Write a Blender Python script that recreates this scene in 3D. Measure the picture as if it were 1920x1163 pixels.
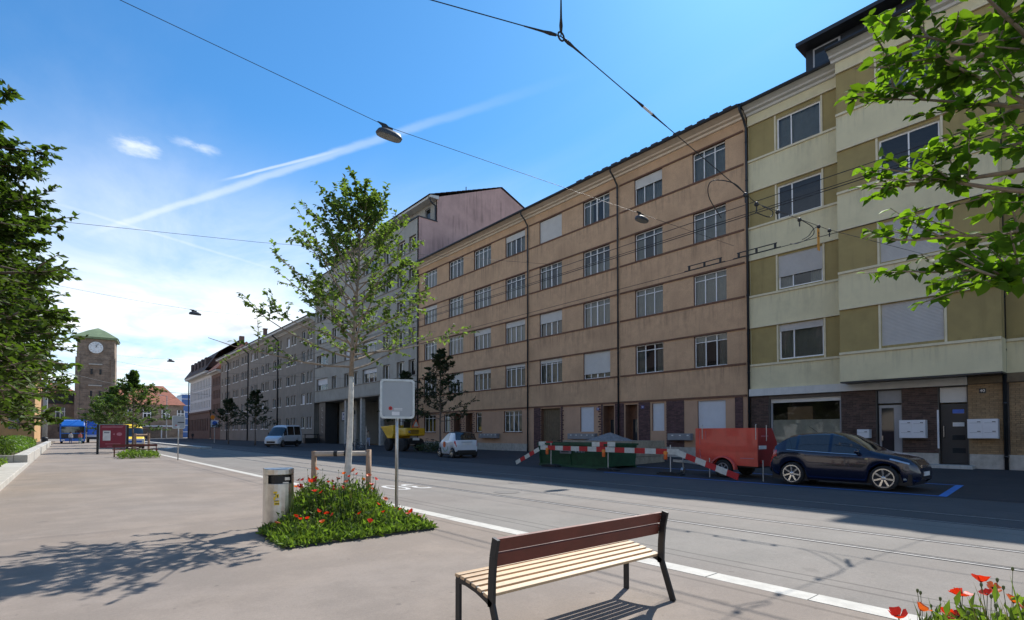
import bpy, bmesh, math, random
import numpy as np
from mathutils import Vector, Matrix

for o in list(bpy.data.objects):
    bpy.data.objects.remove(o)
S = bpy.context.scene
COL = S.collection
R = math.radians
random.seed(7)
RNG = np.random.default_rng(11)

# ------------------------------------------------------------------ camera
# world axes: +Y runs along the street towards the station tower, +X towards the houses
CAM_YAW, CAM_PITCH = 40.0, 1.5
cd = bpy.data.cameras.new('camera')
cd.sensor_fit = 'HORIZONTAL'
cd.sensor_width = 36.0
cd.lens = 36.0 * 1000.0 / 1920.0
cd.shift_y = (813.0 - 1000.0 * math.tan(R(CAM_PITCH)) - 581.5) / 1920.0
cd.clip_start = 0.05
cd.clip_end = 5000.0
cam = bpy.data.objects.new('camera', cd)
cam.location = (0, 0, 1.5)
cam.rotation_euler = (R(90 + CAM_PITCH), 0, R(-CAM_YAW))
COL.objects.link(cam)
S.camera = cam
S.render.resolution_x, S.render.resolution_y = 1024, 620

# ------------------------------------------------------------------ light
SUNV = Vector((0.83, 0.35, 1.0)).normalized()
ELEV = math.asin(SUNV.z)
AZ = math.atan2(SUNV.x, SUNV.y)
sl = bpy.data.lights.new('sun', 'SUN')
sl.energy = 3.6
sl.angle = R(0.53)
sl.color = (1.0, 0.955, 0.89)
sun = bpy.data.objects.new('sun', sl)
sun.rotation_euler = SUNV.to_track_quat('Z', 'Y').to_euler()
COL.objects.link(sun)
S.view_settings.view_transform = 'Standard'
S.view_settings.look = 'None'
S.view_settings.exposure = 0.80
S.view_settings.gamma = 1.0
S.view_settings.use_curve_mapping = False


class NT:
    """small node-tree helper"""
    def __init__(s, tree):
        s.t = tree; s.n = tree.nodes; s.l = tree.links
    def node(s, kind, **kw):
        n = s.n.new(kind)
        for k, v in kw.items():
            setattr(n, k, v)
        return n
    def put(s, sock, v):
        if v is None:
            return
        if isinstance(v, bpy.types.NodeSocket):
            s.l.new(v, sock)
        else:
            sock.default_value = v
    def math(s, op, a, b=None, c=None, clamp=False):
        n = s.node('ShaderNodeMath', operation=op, use_clamp=clamp)
        s.put(n.inputs[0], a); s.put(n.inputs[1], b); s.put(n.inputs[2], c)
        return n.outputs[0]
    def vmath(s, op, a, b=None):
        n = s.node('ShaderNodeVectorMath', operation=op)
        s.put(n.inputs[0], a); s.put(n.inputs[1], b)
        return n.outputs[1] if op in ('DOT_PRODUCT', 'LENGTH') else n.outputs[0]
    def noise(s, vec, scale, detail=4.0, rough=0.55, dist=0.0):
        n = s.node('ShaderNodeTexNoise')
        s.put(n.inputs['Vector'], vec)
        n.inputs['Scale'].default_value = scale
        n.inputs['Detail'].default_value = detail
        n.inputs['Roughness'].default_value = rough
        n.inputs['Distortion'].default_value = dist
        return n.outputs[0]
    def ramp(s, fac, lo, hi):
        n = s.node('ShaderNodeMapRange', interpolation_type='SMOOTHSTEP')
        s.put(n.inputs[0], fac)
        n.inputs[1].default_value = lo; n.inputs[2].default_value = hi
        return n.outputs[0]
    def mix(s, fac, a, b, blend='MIX'):
        n = s.node('ShaderNodeMix', data_type='RGBA', blend_type=blend)
        s.put(n.inputs[0], fac)
        s.put(n.inputs[6], a if not isinstance(a, tuple) else (*a[:3], 1))
        s.put(n.inputs[7], b if not isinstance(b, tuple) else (*b[:3], 1))
        return n.outputs[2]
    def xyz(s, vec):
        n = s.node('ShaderNodeSeparateXYZ'); s.put(n.inputs[0], vec); return n.outputs
    def comb(s, x, y, z):
        n = s.node('ShaderNodeCombineXYZ')
        s.put(n.inputs[0], x); s.put(n.inputs[1], y); s.put(n.inputs[2], z)
        return n.outputs[0]
    def scale(s, vec, sc):
        n = s.node('ShaderNodeMapping'); s.put(n.inputs[0], vec)
        n.inputs['Scale'].default_value = sc
        return n.outputs[0]


# ------------------------------------------------------------------ sky
W = bpy.data.worlds.new('World')
S.world = W
W.use_nodes = True
w = NT(W.node_tree)
w.n.clear()
sky = w.node('ShaderNodeTexSky', sky_type='NISHITA')
sky.sun_disc = False
sky.sun_elevation = ELEV
sky.sun_rotation = AZ
sky.altitude = 300
sky.air_density = 1.0
sky.dust_density = 0.4
sky.ozone_density = 3.0
gen = w.node('ShaderNodeTexCoord').outputs['Generated']
gx, gy, gz = w.xyz(gen)
zc = w.math('MAXIMUM', gz, 0.02)
P = w.comb(w.math('DIVIDE', gx, zc), w.math('DIVIDE', gy, zc), 0.0)   # cloud-deck plane
skyc = w.mix(1.0, sky.outputs[0], (0.33, 0.69, 0.88), 'MULTIPLY')
# thin high veil, thicker towards the horizon
n1 = w.noise(w.scale(P, (0.55, 0.22, 1)), 1.0, 7, 0.6, 0.6)
n2 = w.noise(w.scale(P, (0.16, 0.30, 1)), 1.0, 3, 0.5)
low = w.math('SUBTRACT', 1.0, w.ramp(gz, 0.12, 0.50))
lowb = w.math('MULTIPLY', low, w.math('ADD', 0.40, w.math('MULTIPLY', w.ramp(n2, 0.35, 0.62), 0.60)))
veil = w.math('MULTIPLY', w.ramp(n1, 0.40, 0.72), w.math('ADD', 0.10, w.math('MULTIPLY', low, 0.6)))
# two vapour trails on the deck
def trail(p1, p2, wid, soft):
    d = (p2[0] - p1[0], p2[1] - p1[1]); L = math.hypot(*d); u = (d[0] / L, d[1] / L)
    q = w.vmath('SUBTRACT', P, (p1[0], p1[1], 0))
    t = w.math('DIVIDE', w.vmath('DOT_PRODUCT', q, (u[0], u[1], 0)), L)
    s_ = w.vmath('DOT_PRODUCT', q, (-u[1], u[0], 0))
    wob = w.math('MULTIPLY', w.math('SUBTRACT', w.noise(P, 3.0, 5, 0.65), 0.5), wid * 1.6)
    a = w.math('ABSOLUTE', w.math('ADD', s_, wob))
    m = w.math('SUBTRACT', 1.0, w.ramp(a, wid * 0.15, wid))
    e = w.math('MULTIPLY', w.ramp(t, -0.15, 0.2), w.math('SUBTRACT', 1.0, w.ramp(t, 0.55, 1.05)))
    return w.math('MULTIPLY', w.math('MULTIPLY', m, e), soft)
def deck(px, py):
    th, p = R(CAM_YAW), R(CAM_PITCH)
    cyy = 813 - 1000 * math.tan(p)
    fx, fy = math.sin(th), math.cos(th)
    u_, v_ = (px - 960) / 1000.0, (cyy - py) / 1000.0
    X = fx * math.cos(p) + math.cos(th) * u_ - fx * math.sin(p) * v_
    Y = fy * math.cos(p) - math.sin(th) * u_ - fy * math.sin(p) * v_
    Z = math.sin(p) + math.cos(p) * v_
    return (X / Z, Y / Z)
t1 = trail(deck(190, 432), deck(1060, 148), 0.034, 0.30)
t2 = trail(deck(430, 335), deck(650, 278), 0.013, 0.40)
t3 = trail(deck(100, 380), deck(560, 520), 0.03, 0.16)
def puff(c, rad, k):                       # small ragged cloud on the deck
    q = w.vmath('SUBTRACT', P, (c[0], c[1], 0))
    d = w.math('ADD', w.vmath('LENGTH', q), w.math('MULTIPLY', w.math('SUBTRACT', w.noise(P, 7.0, 6, 0.65), 0.5), rad * 2.2))
    return w.math('MULTIPLY', w.math('SUBTRACT', 1.0, w.ramp(d, 0.0, rad)), k)
pf = w.math('ADD', w.math('ADD', puff(deck(250, 274), 0.085, 0.62), puff(deck(385, 280), 0.065, 0.5)), w.math('ADD', puff(deck(350, 268), 0.055, 0.35), t3))
# cumulus bank near the horizon
bank = w.math('MULTIPLY', w.ramp(gz, 0.10, 0.15), w.math('SUBTRACT', 1.0, w.ramp(gz, 0.17, 0.25)))
cz = w.comb(w.math('MULTIPLY', gx, 1.0), w.math('MULTIPLY', gy, 1.0), w.math('MULTIPLY', gz, 2.4))
n3 = w.noise(cz, 7.0, 7, 0.55)
cum = w.math('MULTIPLY', w.ramp(n3, 0.48, 0.60), bank)
n4 = w.noise(w.vmath('ADD', cz, (0, 0, 0.06)), 7.0, 7, 0.55)
cumcol = w.mix(w.ramp(n4, 0.45, 0.70), (6.3, 6.4, 6.6), (3.2, 3.7, 4.4))
n5 = w.noise(w.scale(P, (0.9, 0.35, 1)), 1.6, 8, 0.62, 0.8)
f0 = w.math('MULTIPLY', lowb, w.math('ADD', 0.62, w.math('MULTIPLY', w.ramp(n5, 0.34, 0.62), 0.38)))
f1 = w.math('ADD', w.math('ADD', veil, pf), w.math('ADD', t1, t2), clamp=True)
c0 = w.mix(f0, skyc, (5.9, 6.05, 6.15))
c1 = w.mix(f1, c0, (5.5, 5.75, 6.0))
c2 = w.mix(w.math('MULTIPLY', cum, 0.8), c1, cumcol)
bg = w.node('ShaderNodeBackground')
w.put(bg.inputs[0], c2)
bg.inputs[1].default_value = 0.122
wo = w.node('ShaderNodeOutputWorld')
w.l.new(bg.outputs[0], wo.inputs[0])

# ------------------------------------------------------------------ materials
M = {}
def mat(name, col, rough=0.6, metal=0.0, var=0.12, scale=3.0, bump=0.0, bscale=60.0, coat=0.0,
        spec=0.5, streak=0.0, space='world', trans=0.0, alpha=None, emit=None, island=0.0, fine=0.0, drip=0.0, tcol=(1.55, 1.75, 0.55)):
    m = bpy.data.materials.new(name)
    m.use_nodes = True
    t = NT(m.node_tree); t.n.clear()
    out = t.node('ShaderNodeOutputMaterial')
    b = t.node('ShaderNodeBsdfPrincipled')
    geo = t.node('ShaderNodeNewGeometry')
    vec = geo.outputs['Position'] if space == 'world' else t.node('ShaderNodeTexCoord').outputs['Object']
    c = (*col[:3], 1.0)
    n = t.ramp(t.noise(vec, scale, 7, 0.68), 0.27, 0.73)
    k = t.math('ADD', 1.0 - var, t.math('MULTIPLY', n, 2 * var))
    if fine:
        nf = t.noise(vec, bscale, 2, 0.6)
        k = t.math('MULTIPLY', k, t.math('ADD', 1.0 - fine, t.math('MULTIPLY', nf, 2 * fine)))
    if streak:
        sv = t.scale(vec, (1.6, 1.6, 0.10))
        ns = t.noise(sv, 2.2, 5, 0.7)
        nb = t.noise(vec, 0.35, 3, 0.6)
        k = t.math('MULTIPLY', k, t.math('SUBTRACT', 1.0, t.math('MULTIPLY', t.math('MULTIPLY', t.ramp(ns, 0.48, 0.75), t.ramp(nb, 0.35, 0.65)), streak)))
    if drip:                               # rain dirt running down below the sill ledges
        ph = t.math('FRACT', t.math('DIVIDE', t.math('SUBTRACT', 40.06, t.xyz(vec)[2]), 3.49))
        dn = t.noise(t.scale(vec, (2.6, 2.6, 0.22)), 2.4, 5, 0.7)
        dk = t.math('MULTIPLY', t.math('SUBTRACT', 1.0, t.ramp(ph, 0.0, 0.42)), t.ramp(dn, 0.46, 0.70))
        bl = t.noise(vec, 0.55, 4, 0.7)
        k = t.math('MULTIPLY', k, t.math('SUBTRACT', 1.0, t.math('MULTIPLY', dk, drip)))
        k = t.math('MULTIPLY', k, t.math('SUBTRACT', 1.0, t.math('MULTIPLY', t.ramp(bl, 0.50, 0.66), drip * 0.45)))
    if island:
        k = t.math('MULTIPLY', k, t.math('ADD', 1.0 - island, t.math('MULTIPLY', geo.outputs['Random Per Island'], 2 * island)))
    kc = t.comb(k, k, k)
    cc = t.mix(1.0, c, kc, 'MULTIPLY')
    t.put(b.inputs['Base Color'], cc)
    t.put(b.inputs['Roughness'], t.math('ADD', rough - 0.04, t.math('MULTIPLY', n, 0.08), clamp=True))
    b.inputs['Metallic'].default_value = metal
    b.inputs['Specular IOR Level'].default_value = spec
    b.inputs['Coat Weight'].default_value = coat
    b.inputs['Coat Roughness'].default_value = 0.03
    if bump:
        bn = t.node('ShaderNodeBump')
        bn.inputs['Strength'].default_value = bump
        bn.inputs['Distance'].default_value = 0.01
        t.put(bn.inputs['Height'], t.noise(vec, bscale, 4, 0.6))
        t.put(b.inputs['Normal'], bn.outputs[0])
    if emit:
        t.put(b.inputs['Emission Color'], (*emit[:3], 1)); b.inputs['Emission Strength'].default_value = emit[3]
    sh = b.outputs[0]
    if trans:
        tr = t.node('ShaderNodeBsdfTranslucent')
        t.put(tr.inputs[0], t.mix(1.0, cc, (*tcol, 1), 'MULTIPLY'))
        mx = t.node('ShaderNodeMixShader'); mx.inputs[0].default_value = trans
        t.l.new(sh, mx.inputs[1]); t.l.new(tr.outputs[0], mx.inputs[2]); sh = mx.outputs[0]
    t.l.new(sh, out.inputs[0])
    M[name] = m
    return m

def glass(name, tint=(0.02, 0.025, 0.03), see=0.6, rough=0.02):
    m = bpy.data.materials.new(name); m.use_nodes = True
    t = NT(m.node_tree); t.n.clear()
    out = t.node('ShaderNodeOutputMaterial')
    tr = t.node('ShaderNodeBsdfTransparent'); tr.inputs[0].default_value = (0.75, 0.80, 0.78, 1)
    df = t.node('ShaderNodeBsdfDiffuse'); df.inputs[0].default_value = (*tint, 1)
    gl = t.node('ShaderNodeBsdfGlossy'); gl.inputs['Roughness'].default_value = rough
    vec = t.node('ShaderNodeNewGeometry').outputs['Position']
    bn = t.node('ShaderNodeBump'); bn.inputs['Strength'].default_value = 0.04; bn.inputs['Distance'].default_value = 0.05
    t.put(bn.inputs['Height'], t.noise(vec, 1.4, 2, 0.5)); t.put(gl.inputs['Normal'], bn.outputs[0])
    m1 = t.node('ShaderNodeMixShader'); m1.inputs[0].default_value = see
    t.l.new(df.outputs[0], m1.inputs[1]); t.l.new(tr.outputs[0], m1.inputs[2])
    fr = t.node('ShaderNodeFresnel'); fr.inputs[0].default_value = 1.65
    m2 = t.node('ShaderNodeMixShader'); t.l.new(fr.outputs[0], m2.inputs[0])
    t.l.new(m1.outputs[0], m2.inputs[1]); t.l.new(gl.outputs[0], m2.inputs[2])
    t.l.new(m2.outputs[0], out.inputs[0])
    M[name] = m
    return m

def paving(name, col, seams=(), fine=0.34, patch=0.13, tint=(1.0, 1.0, 1.0), spots=0.0, cross=()):
    """asphalt: aggregate grain, soft patches, dark tar seams running along Y at given X"""
    m = bpy.data.materials.new(name); m.use_nodes = True
    t = NT(m.node_tree); t.n.clear()
    out = t.node('ShaderNodeOutputMaterial'); b = t.node('ShaderNodeBsdfPrincipled')
    pos = t.node('ShaderNodeNewGeometry').outputs['Position']
    x, y, z = t.xyz(pos)
    g = t.noise(pos, 75.0, 3, 0.8)
    g2 = t.noise(pos, 24.0, 4, 0.75)
    p1 = t.noise(t.scale(pos, (1.0, 0.22, 1)), 0.9, 5, 0.6)
    p2 = t.noise(pos, 0.22, 4, 0.55)
    k = t.math('ADD', 1.0 - fine, t.math('MULTIPLY', g, 2 * fine))
    k = t.math('MULTIPLY', k, t.math('ADD', 0.82, t.math('MULTIPLY', g2, 0.36)))
    k = t.math('MULTIPLY', k, t.math('ADD', 1.0 - patch, t.math('MULTIPLY', p1, 2 * patch)))
    c = t.mix(t.ramp(p2, 0.35, 0.65), (*col, 1), tuple(a * q for a, q in zip(col, tint)) + (1,))
    wob = t.math('MULTIPLY', t.math('SUBTRACT', t.noise(t.scale(pos, (1, 0.5, 1)), 1.3, 3, 0.6), 0.5), 0.05)
    for sx, wd, dk in seams:
        a = t.math('ABSOLUTE', t.math('SUBTRACT', t.math('ADD', x, wob), sx))
        msk = t.math('MULTIPLY', t.math('SUBTRACT', 1.0, t.ramp(a, wd * 0.5, wd)), dk)
        k = t.math('MULTIPLY', k, t.math('SUBTRACT', 1.0, msk))
    for sy, wd, dk in cross:
        a = t.math('ABSOLUTE', t.math('SUBTRACT', t.math('ADD', y, wob), sy))
        msk = t.math('MULTIPLY', t.math('SUBTRACT', 1.0, t.ramp(a, wd * 0.5, wd)), dk)
        k = t.math('MULTIPLY', k, t.math('SUBTRACT', 1.0, msk))
    if spots:
        big = t.noise(t.vmath('ADD', pos, (31, 7, 0)), 0.7, 5, 0.7)
        k = t.math('MULTIPLY', k, t.math('ADD', 1.0 - 0.5 * spots, t.math('MULTIPLY', t.ramp(big, 0.42, 0.62), spots)))
        gum = t.noise(pos, 9.0, 1, 0.3)
        k = t.math('MULTIPLY', k, t.math('SUBTRACT', 1.0, t.math('MULTIPLY', t.ramp(gum, 0.76, 0.80), 1.6 * spots)))
        st = t.noise(pos, 2.6, 2, 0.4)
        k = t.math('MULTIPLY', k, t.math('SUBTRACT', 1.0, t.math('MULTIPLY', t.ramp(st, 0.70, 0.76), spots)))
    cc = t.mix(1.0, c, t.comb(k, k, k), 'MULTIPLY')
    t.put(b.inputs['Base Color'], cc)
    b.inputs['Roughness'].default_value = 0.86
    b.inputs['Specular IOR Level'].default_value = 0.3
    bn = t.node('ShaderNodeBump'); bn.inputs['Strength'].default_value = 0.35; bn.inputs['Distance'].default_value = 0.006
    t.put(bn.inputs['Height'], g); t.put(b.inputs['Normal'], bn.outputs[0])
    t.l.new(b.outputs[0], out.inputs[0])
    M[name] = m
    return m

paving('plaza', (0.262, 0.216, 0.178), seams=((4.98, 0.035, 0.25),), cross=((1.1, 0.012, 0.3), (10.3, 0.012, 0.35), (19.5, 0.014, 0.35), (28.7, 0.016, 0.35)), tint=(0.93, 0.96, 1.0), spots=0.16)
paving('road', (0.222, 0.206, 0.184), seams=((5.84, 0.03, 0.35), (6.08, 0.03, 0.35), (10.06, 0.02, 0.45), (10.9, 0.02, 0.3)), tint=(1.0, 0.96, 0.95), spots=0.12)
paving('far_lane_shade_tone', (0.098, 0.094, 0.091), seams=((14.0, 0.03, 0.3),), tint=(0.95, 0.96, 1.0), spots=0.12)  # road asphalt again, its colour darkened to deepen the house shadow here
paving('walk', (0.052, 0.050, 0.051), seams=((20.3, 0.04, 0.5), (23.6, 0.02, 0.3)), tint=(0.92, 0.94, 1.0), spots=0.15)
mat('earth', (0.16, 0.14, 0.11), 0.95, var=0.3, scale=0.4)
mat('kerbstone', (0.50, 0.48, 0.43), 0.8, var=0.16, scale=5, bump=0.3, bscale=90, island=0.10, fine=0.1)
mat('concrete', (0.46, 0.44, 0.40), 0.85, var=0.2, scale=2.5, bump=0.25, bscale=40, streak=0.4)
mat('rail', (0.34, 0.33, 0.32), 0.6, 0.1, var=0.2, scale=8, spec=0.2)
mat('groove', (0.015, 0.014, 0.013), 0.9)
mat('white_paint', (0.56, 0.55, 0.52), 0.7, var=0.15, scale=14, fine=0.12, bscale=70)
mat('blue_paint', (0.05, 0.22, 0.60), 0.7, var=0.18, scale=9, fine=0.15, bscale=70)
mat('brown_plaster', (0.575, 0.370, 0.220), 0.92, var=0.12, scale=2.2, bump=0.7, bscale=22, streak=0.20, fine=0.22, drip=0.38)
mat('rose_plaster', (0.50, 0.315, 0.205), 0.92, var=0.08, scale=1.2, bump=0.3, bscale=34, streak=0.12)
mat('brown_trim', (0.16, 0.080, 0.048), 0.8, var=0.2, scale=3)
mat('cornice', (0.74, 0.63, 0.50), 0.8, var=0.07, scale=2, streak=0.15)
mat('cornice_grey', (0.62, 0.61, 0.57), 0.8, var=0.07, scale=2, streak=0.15)
mat('pale_green', (0.70, 0.625, 0.40), 0.9, var=0.06, scale=0.8, bump=0.25, bscale=50, streak=0.12, drip=0.20)
mat('olive', (0.355, 0.275, 0.112), 0.9, var=0.09, scale=1.0, bump=0.25, bscale=50, streak=0.2, drip=0.22)
mat('green_trim', (0.70, 0.62, 0.43), 0.85, var=0.08, scale=2, streak=0.2)
mat('grey_plaster', (0.37, 0.35, 0.305), 0.93, var=0.12, scale=0.8, bump=0.3, bscale=30, streak=0.3)
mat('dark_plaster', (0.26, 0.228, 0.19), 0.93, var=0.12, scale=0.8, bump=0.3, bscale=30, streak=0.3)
mat('pink_plaster', (0.56, 0.36, 0.31), 0.93, var=0.14, scale=0.45, bump=0.3, bscale=20, streak=0.55)
mat('white_facade', (0.66, 0.65, 0.64), 0.85, var=0.06, scale=1.0, streak=0.1)
mat('red_stone', (0.17, 0.105, 0.082), 0.9, var=0.2, scale=1.5, bump=0.2)
mat('tower_stone', (0.25, 0.185, 0.135), 0.93, var=0.35, scale=0.5, bump=0.4, bscale=3, streak=0.3, fine=0.25)
mat('tile_red', (0.36, 0.135, 0.085), 0.85, var=0.22, scale=0.8, bump=0.4, bscale=6)
mat('tile_dark', (0.085, 0.06, 0.055), 0.85, var=0.2, scale=1.5)
mat('copper_green', (0.19, 0.25, 0.13), 0.6, var=0.15, scale=0.6)
mat('ochre', (0.50, 0.30, 0.13), 0.9, var=0.1, scale=0.8)
mat('zinc_dark', (0.028, 0.032, 0.038), 0.45, 0.3, var=0.2, scale=2)
mat('brick_dark', (0.085, 0.052, 0.042), 0.8, var=0.25, scale=6, island=0.35, bump=0.3, bscale=60)
mat('brick_tan', (0.30, 0.20, 0.105), 0.8, var=0.18, scale=6, island=0.15, bump=0.3, bscale=60)
mat('brick_purple', (0.105, 0.055, 0.055), 0.8, var=0.2, scale=6, island=0.30, bump=0.3, bscale=60)
mat('mortar', (0.13, 0.115, 0.10), 0.95)
mat('mortar_tan', (0.22, 0.165, 0.10), 0.95)
mat('stone_base', (0.44, 0.40, 0.345), 0.85, var=0.2, scale=4, bump=0.3, fine=0.15, streak=0.3)
mat('win_white', (0.84, 0.83, 0.80), 0.45, var=0.04, scale=4)
mat('win_grey', (0.36, 0.36, 0.37), 0.45, var=0.05)
mat('shutter', (0.62, 0.60, 0.56), 0.6, var=0.06, scale=2)
mat('shutter_grey', (0.52, 0.50, 0.47), 0.6, var=0.06, scale=2)
mat('curtain', (0.78, 0.77, 0.74), 0.9, var=0.08, trans=0.2)
mat('interior', (0.17, 0.15, 0.13), 0.9)
mat('door_wood', (0.16, 0.075, 0.04), 0.5, var=0.25, scale=6)
mat('gate_wood', (0.15, 0.11, 0.065), 0.7, var=0.2, scale=5)
mat('anthracite', (0.035, 0.036, 0.038), 0.45, 0.2, var=0.1)
mat('box_white', (0.66, 0.67, 0.70), 0.35, var=0.04)
mat('box_grey', (0.24, 0.26, 0.29), 0.4, 0.3, var=0.08)
mat('black', (0.012, 0.012, 0.013), 0.5)
mat('rubber', (0.022, 0.022, 0.023), 0.85, var=0.2)
mat('steel', (0.55, 0.55, 0.54), 0.30, 1.0, var=0.15, scale=12, space='object')
mat('brushed', (0.60, 0.585, 0.55), 0.33, 1.0, var=0.18, scale=5, space='object')
mat('galv', (0.48, 0.50, 0.51), 0.42, 0.85, var=0.18, scale=9)
mat('sign_back', (0.34, 0.37, 0.40), 0.5, 0.35, var=0.05, scale=3)
mat('pole_grey', (0.42, 0.43, 0.43), 0.55, 0.3, var=0.1)
mat('bench_metal', (0.030, 0.031, 0.034), 0.42, 0.4, var=0.15, scale=6)
mat('bench_wood', (0.60, 0.42, 0.25), 0.55, var=0.22, scale=2.0, island=0.0, bump=0.2, bscale=25)
mat('bench_dark', (0.16, 0.040, 0.026), 0.6, var=0.2, scale=3.0, bump=0.15, bscale=25)
mat('post_wood', (0.36, 0.24, 0.16), 0.8, var=0.3, scale=5, bump=0.5, bscale=22)
mat('rail_wood', (0.48, 0.42, 0.36), 0.8, var=0.25, scale=5, bump=0.5, bscale=22)
mat('bark_pale', (0.64, 0.61, 0.54), 0.9, var=0.2, scale=7, bump=0.5, bscale=25)
mat('bark', (0.17, 0.13, 0.10), 0.92, var=0.3, scale=9, bump=0.6, bscale=30)
mat('bark_light', (0.27, 0.22, 0.17), 0.92, var=0.3, scale=9, bump=0.5, bscale=30)
mat('leaf_young', (0.078, 0.128, 0.036), 0.6, spec=0.25, tcol=(2.5, 2.4, 0.9), var=0.15, trans=0.45, island=0.35, scale=2)
mat('leaf_near', (0.058, 0.118, 0.018), 0.62, var=0.2, trans=0.55, island=0.5, scale=9, spec=0.2, tcol=(3.0, 2.8, 0.6))
mat('leaf_dark', (0.070, 0.110, 0.024), 0.6, var=0.25, spec=0.25, trans=0.34, island=0.40, scale=0.6)
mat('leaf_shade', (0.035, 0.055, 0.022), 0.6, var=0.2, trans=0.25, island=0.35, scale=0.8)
mat('leaf_mid', (0.095, 0.150, 0.040), 0.6, spec=0.25, var=0.2, trans=0.32, island=0.35, scale=0.6)
mat('hedge', (0.11, 0.19, 0.025), 0.55, var=0.2, trans=0.35, island=0.3, scale=1.5)
mat('herb', (0.125, 0.185, 0.040), 0.6, spec=0.25, var=0.3, trans=0.40, island=0.45, scale=5)
mat('straw', (0.36, 0.29, 0.13), 0.8, var=0.2, trans=0.2, island=0.3)
mat('poppy', (0.66, 0.030, 0.016), 0.5, var=0.2, trans=0.30, scale=20, space='object')
mat('poppy_orange', (0.72, 0.12, 0.035), 0.5, var=0.2, trans=0.30, scale=20, space='object')
mat('stem', (0.12, 0.15, 0.05), 0.6)
mat('soil', (0.10, 0.075, 0.05), 0.95, var=0.3, scale=8, bump=0.8, bscale=30)
mat('navy', (0.005, 0.008, 0.030), 0.22, 0.25, var=0.05, coat=1.0)
mat('car_white', (0.66, 0.68, 0.71), 0.3, var=0.03, coat=0.6)
mat('car_glass', (0.012, 0.014, 0.016), 0.04, var=0.0, spec=0.9, coat=0.6)
mat('rim', (0.68, 0.68, 0.68), 0.25, 1.0, var=0.05)
mat('chrome', (0.80, 0.80, 0.80), 0.12, 1.0, var=0.02)
mat('lamp_clear', (0.55, 0.58, 0.62), 0.08, 0.6, var=0.1, coat=1.0)
mat('tail_red', (0.50, 0.012, 0.010), 0.2, var=0.1, coat=1.0)
mat('plate', (0.70, 0.70, 0.68), 0.5)
mat('trailer_red', (0.68, 0.085, 0.055), 0.42, var=0.10, scale=1.5, coat=0.3, streak=0.15)
mat('trailer_dark', (0.30, 0.022, 0.022), 0.45, var=0.12, scale=1.5)
mat('skip_green', (0.022, 0.080, 0.038), 0.55, var=0.3, scale=3, streak=0.4, bump=0.2, bscale=8)
mat('gravel', (0.24, 0.23, 0.225), 0.95, var=0.3, scale=8, bump=1.0, bscale=30, fine=0.3)
mat('board', (0.34, 0.29, 0.22), 0.85, var=0.25, scale=4)
mat('red_stripe', (0.52, 0.022, 0.025), 0.5, var=0.14, scale=8)
mat('white_stripe', (0.66, 0.65, 0.58), 0.55, var=0.12, scale=8)
mat('amber', (0.80, 0.24, 0.015), 0.3, var=0.1, coat=0.6)
mat('orange', (0.72, 0.13, 0.02), 0.5)
mat('leaf_green', (0.10, 0.26, 0.05), 0.5)
mat('yellow', (0.70, 0.40, 0.012), 0.45, var=0.12, scale=4, coat=0.3)
mat('bright_yellow', (0.85, 0.58, 0.02), 0.5, var=0.08)
mat('truck_blue', (0.015, 0.16, 0.60), 0.4, var=0.08, scale=2, coat=0.4)
mat('wine', (0.24, 0.018, 0.040), 0.5, var=0.12, scale=3)
mat('wine_light', (0.50, 0.20, 0.24), 0.5)
mat('paper', (0.70, 0.70, 0.68), 0.7)
mat('poster', (0.42, 0.27, 0.17), 0.7)
mat('house_blue', (0.05, 0.07, 0.28), 0.4)
mat('sign_blue', (0.03, 0.12, 0.50), 0.4)
mat('wire', (0.030, 0.031, 0.033), 0.5, 0.3)
mat('porcelain', (0.70, 0.72, 0.74), 0.3)
mat('lamp_body', (0.06, 0.065, 0.07), 0.5, 0.3)
mat('lamp_lens', (0.36, 0.36, 0.33), 0.3, var=0.1)
mat('tag_orange', (0.62, 0.27, 0.03), 0.6)
mat('manhole', (0.13, 0.12, 0.11), 0.7, 0.0, var=0.3, scale=20)
mat('clock_white', (0.80, 0.80, 0.78), 0.5)
mat('blue_glass', (0.06, 0.16, 0.42), 0.3, var=0.1)
mat('skin', (0.52, 0.32, 0.23), 0.6)
mat('hair_dark', (0.03, 0.02, 0.016), 0.7)
glass('glass', (0.015, 0.018, 0.02), 0.62)
glass('shop_glass', (0.02, 0.02, 0.02), 0.93)
glass('glass_far', (0.03, 0.034, 0.038), 0.0, 0.05)

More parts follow.
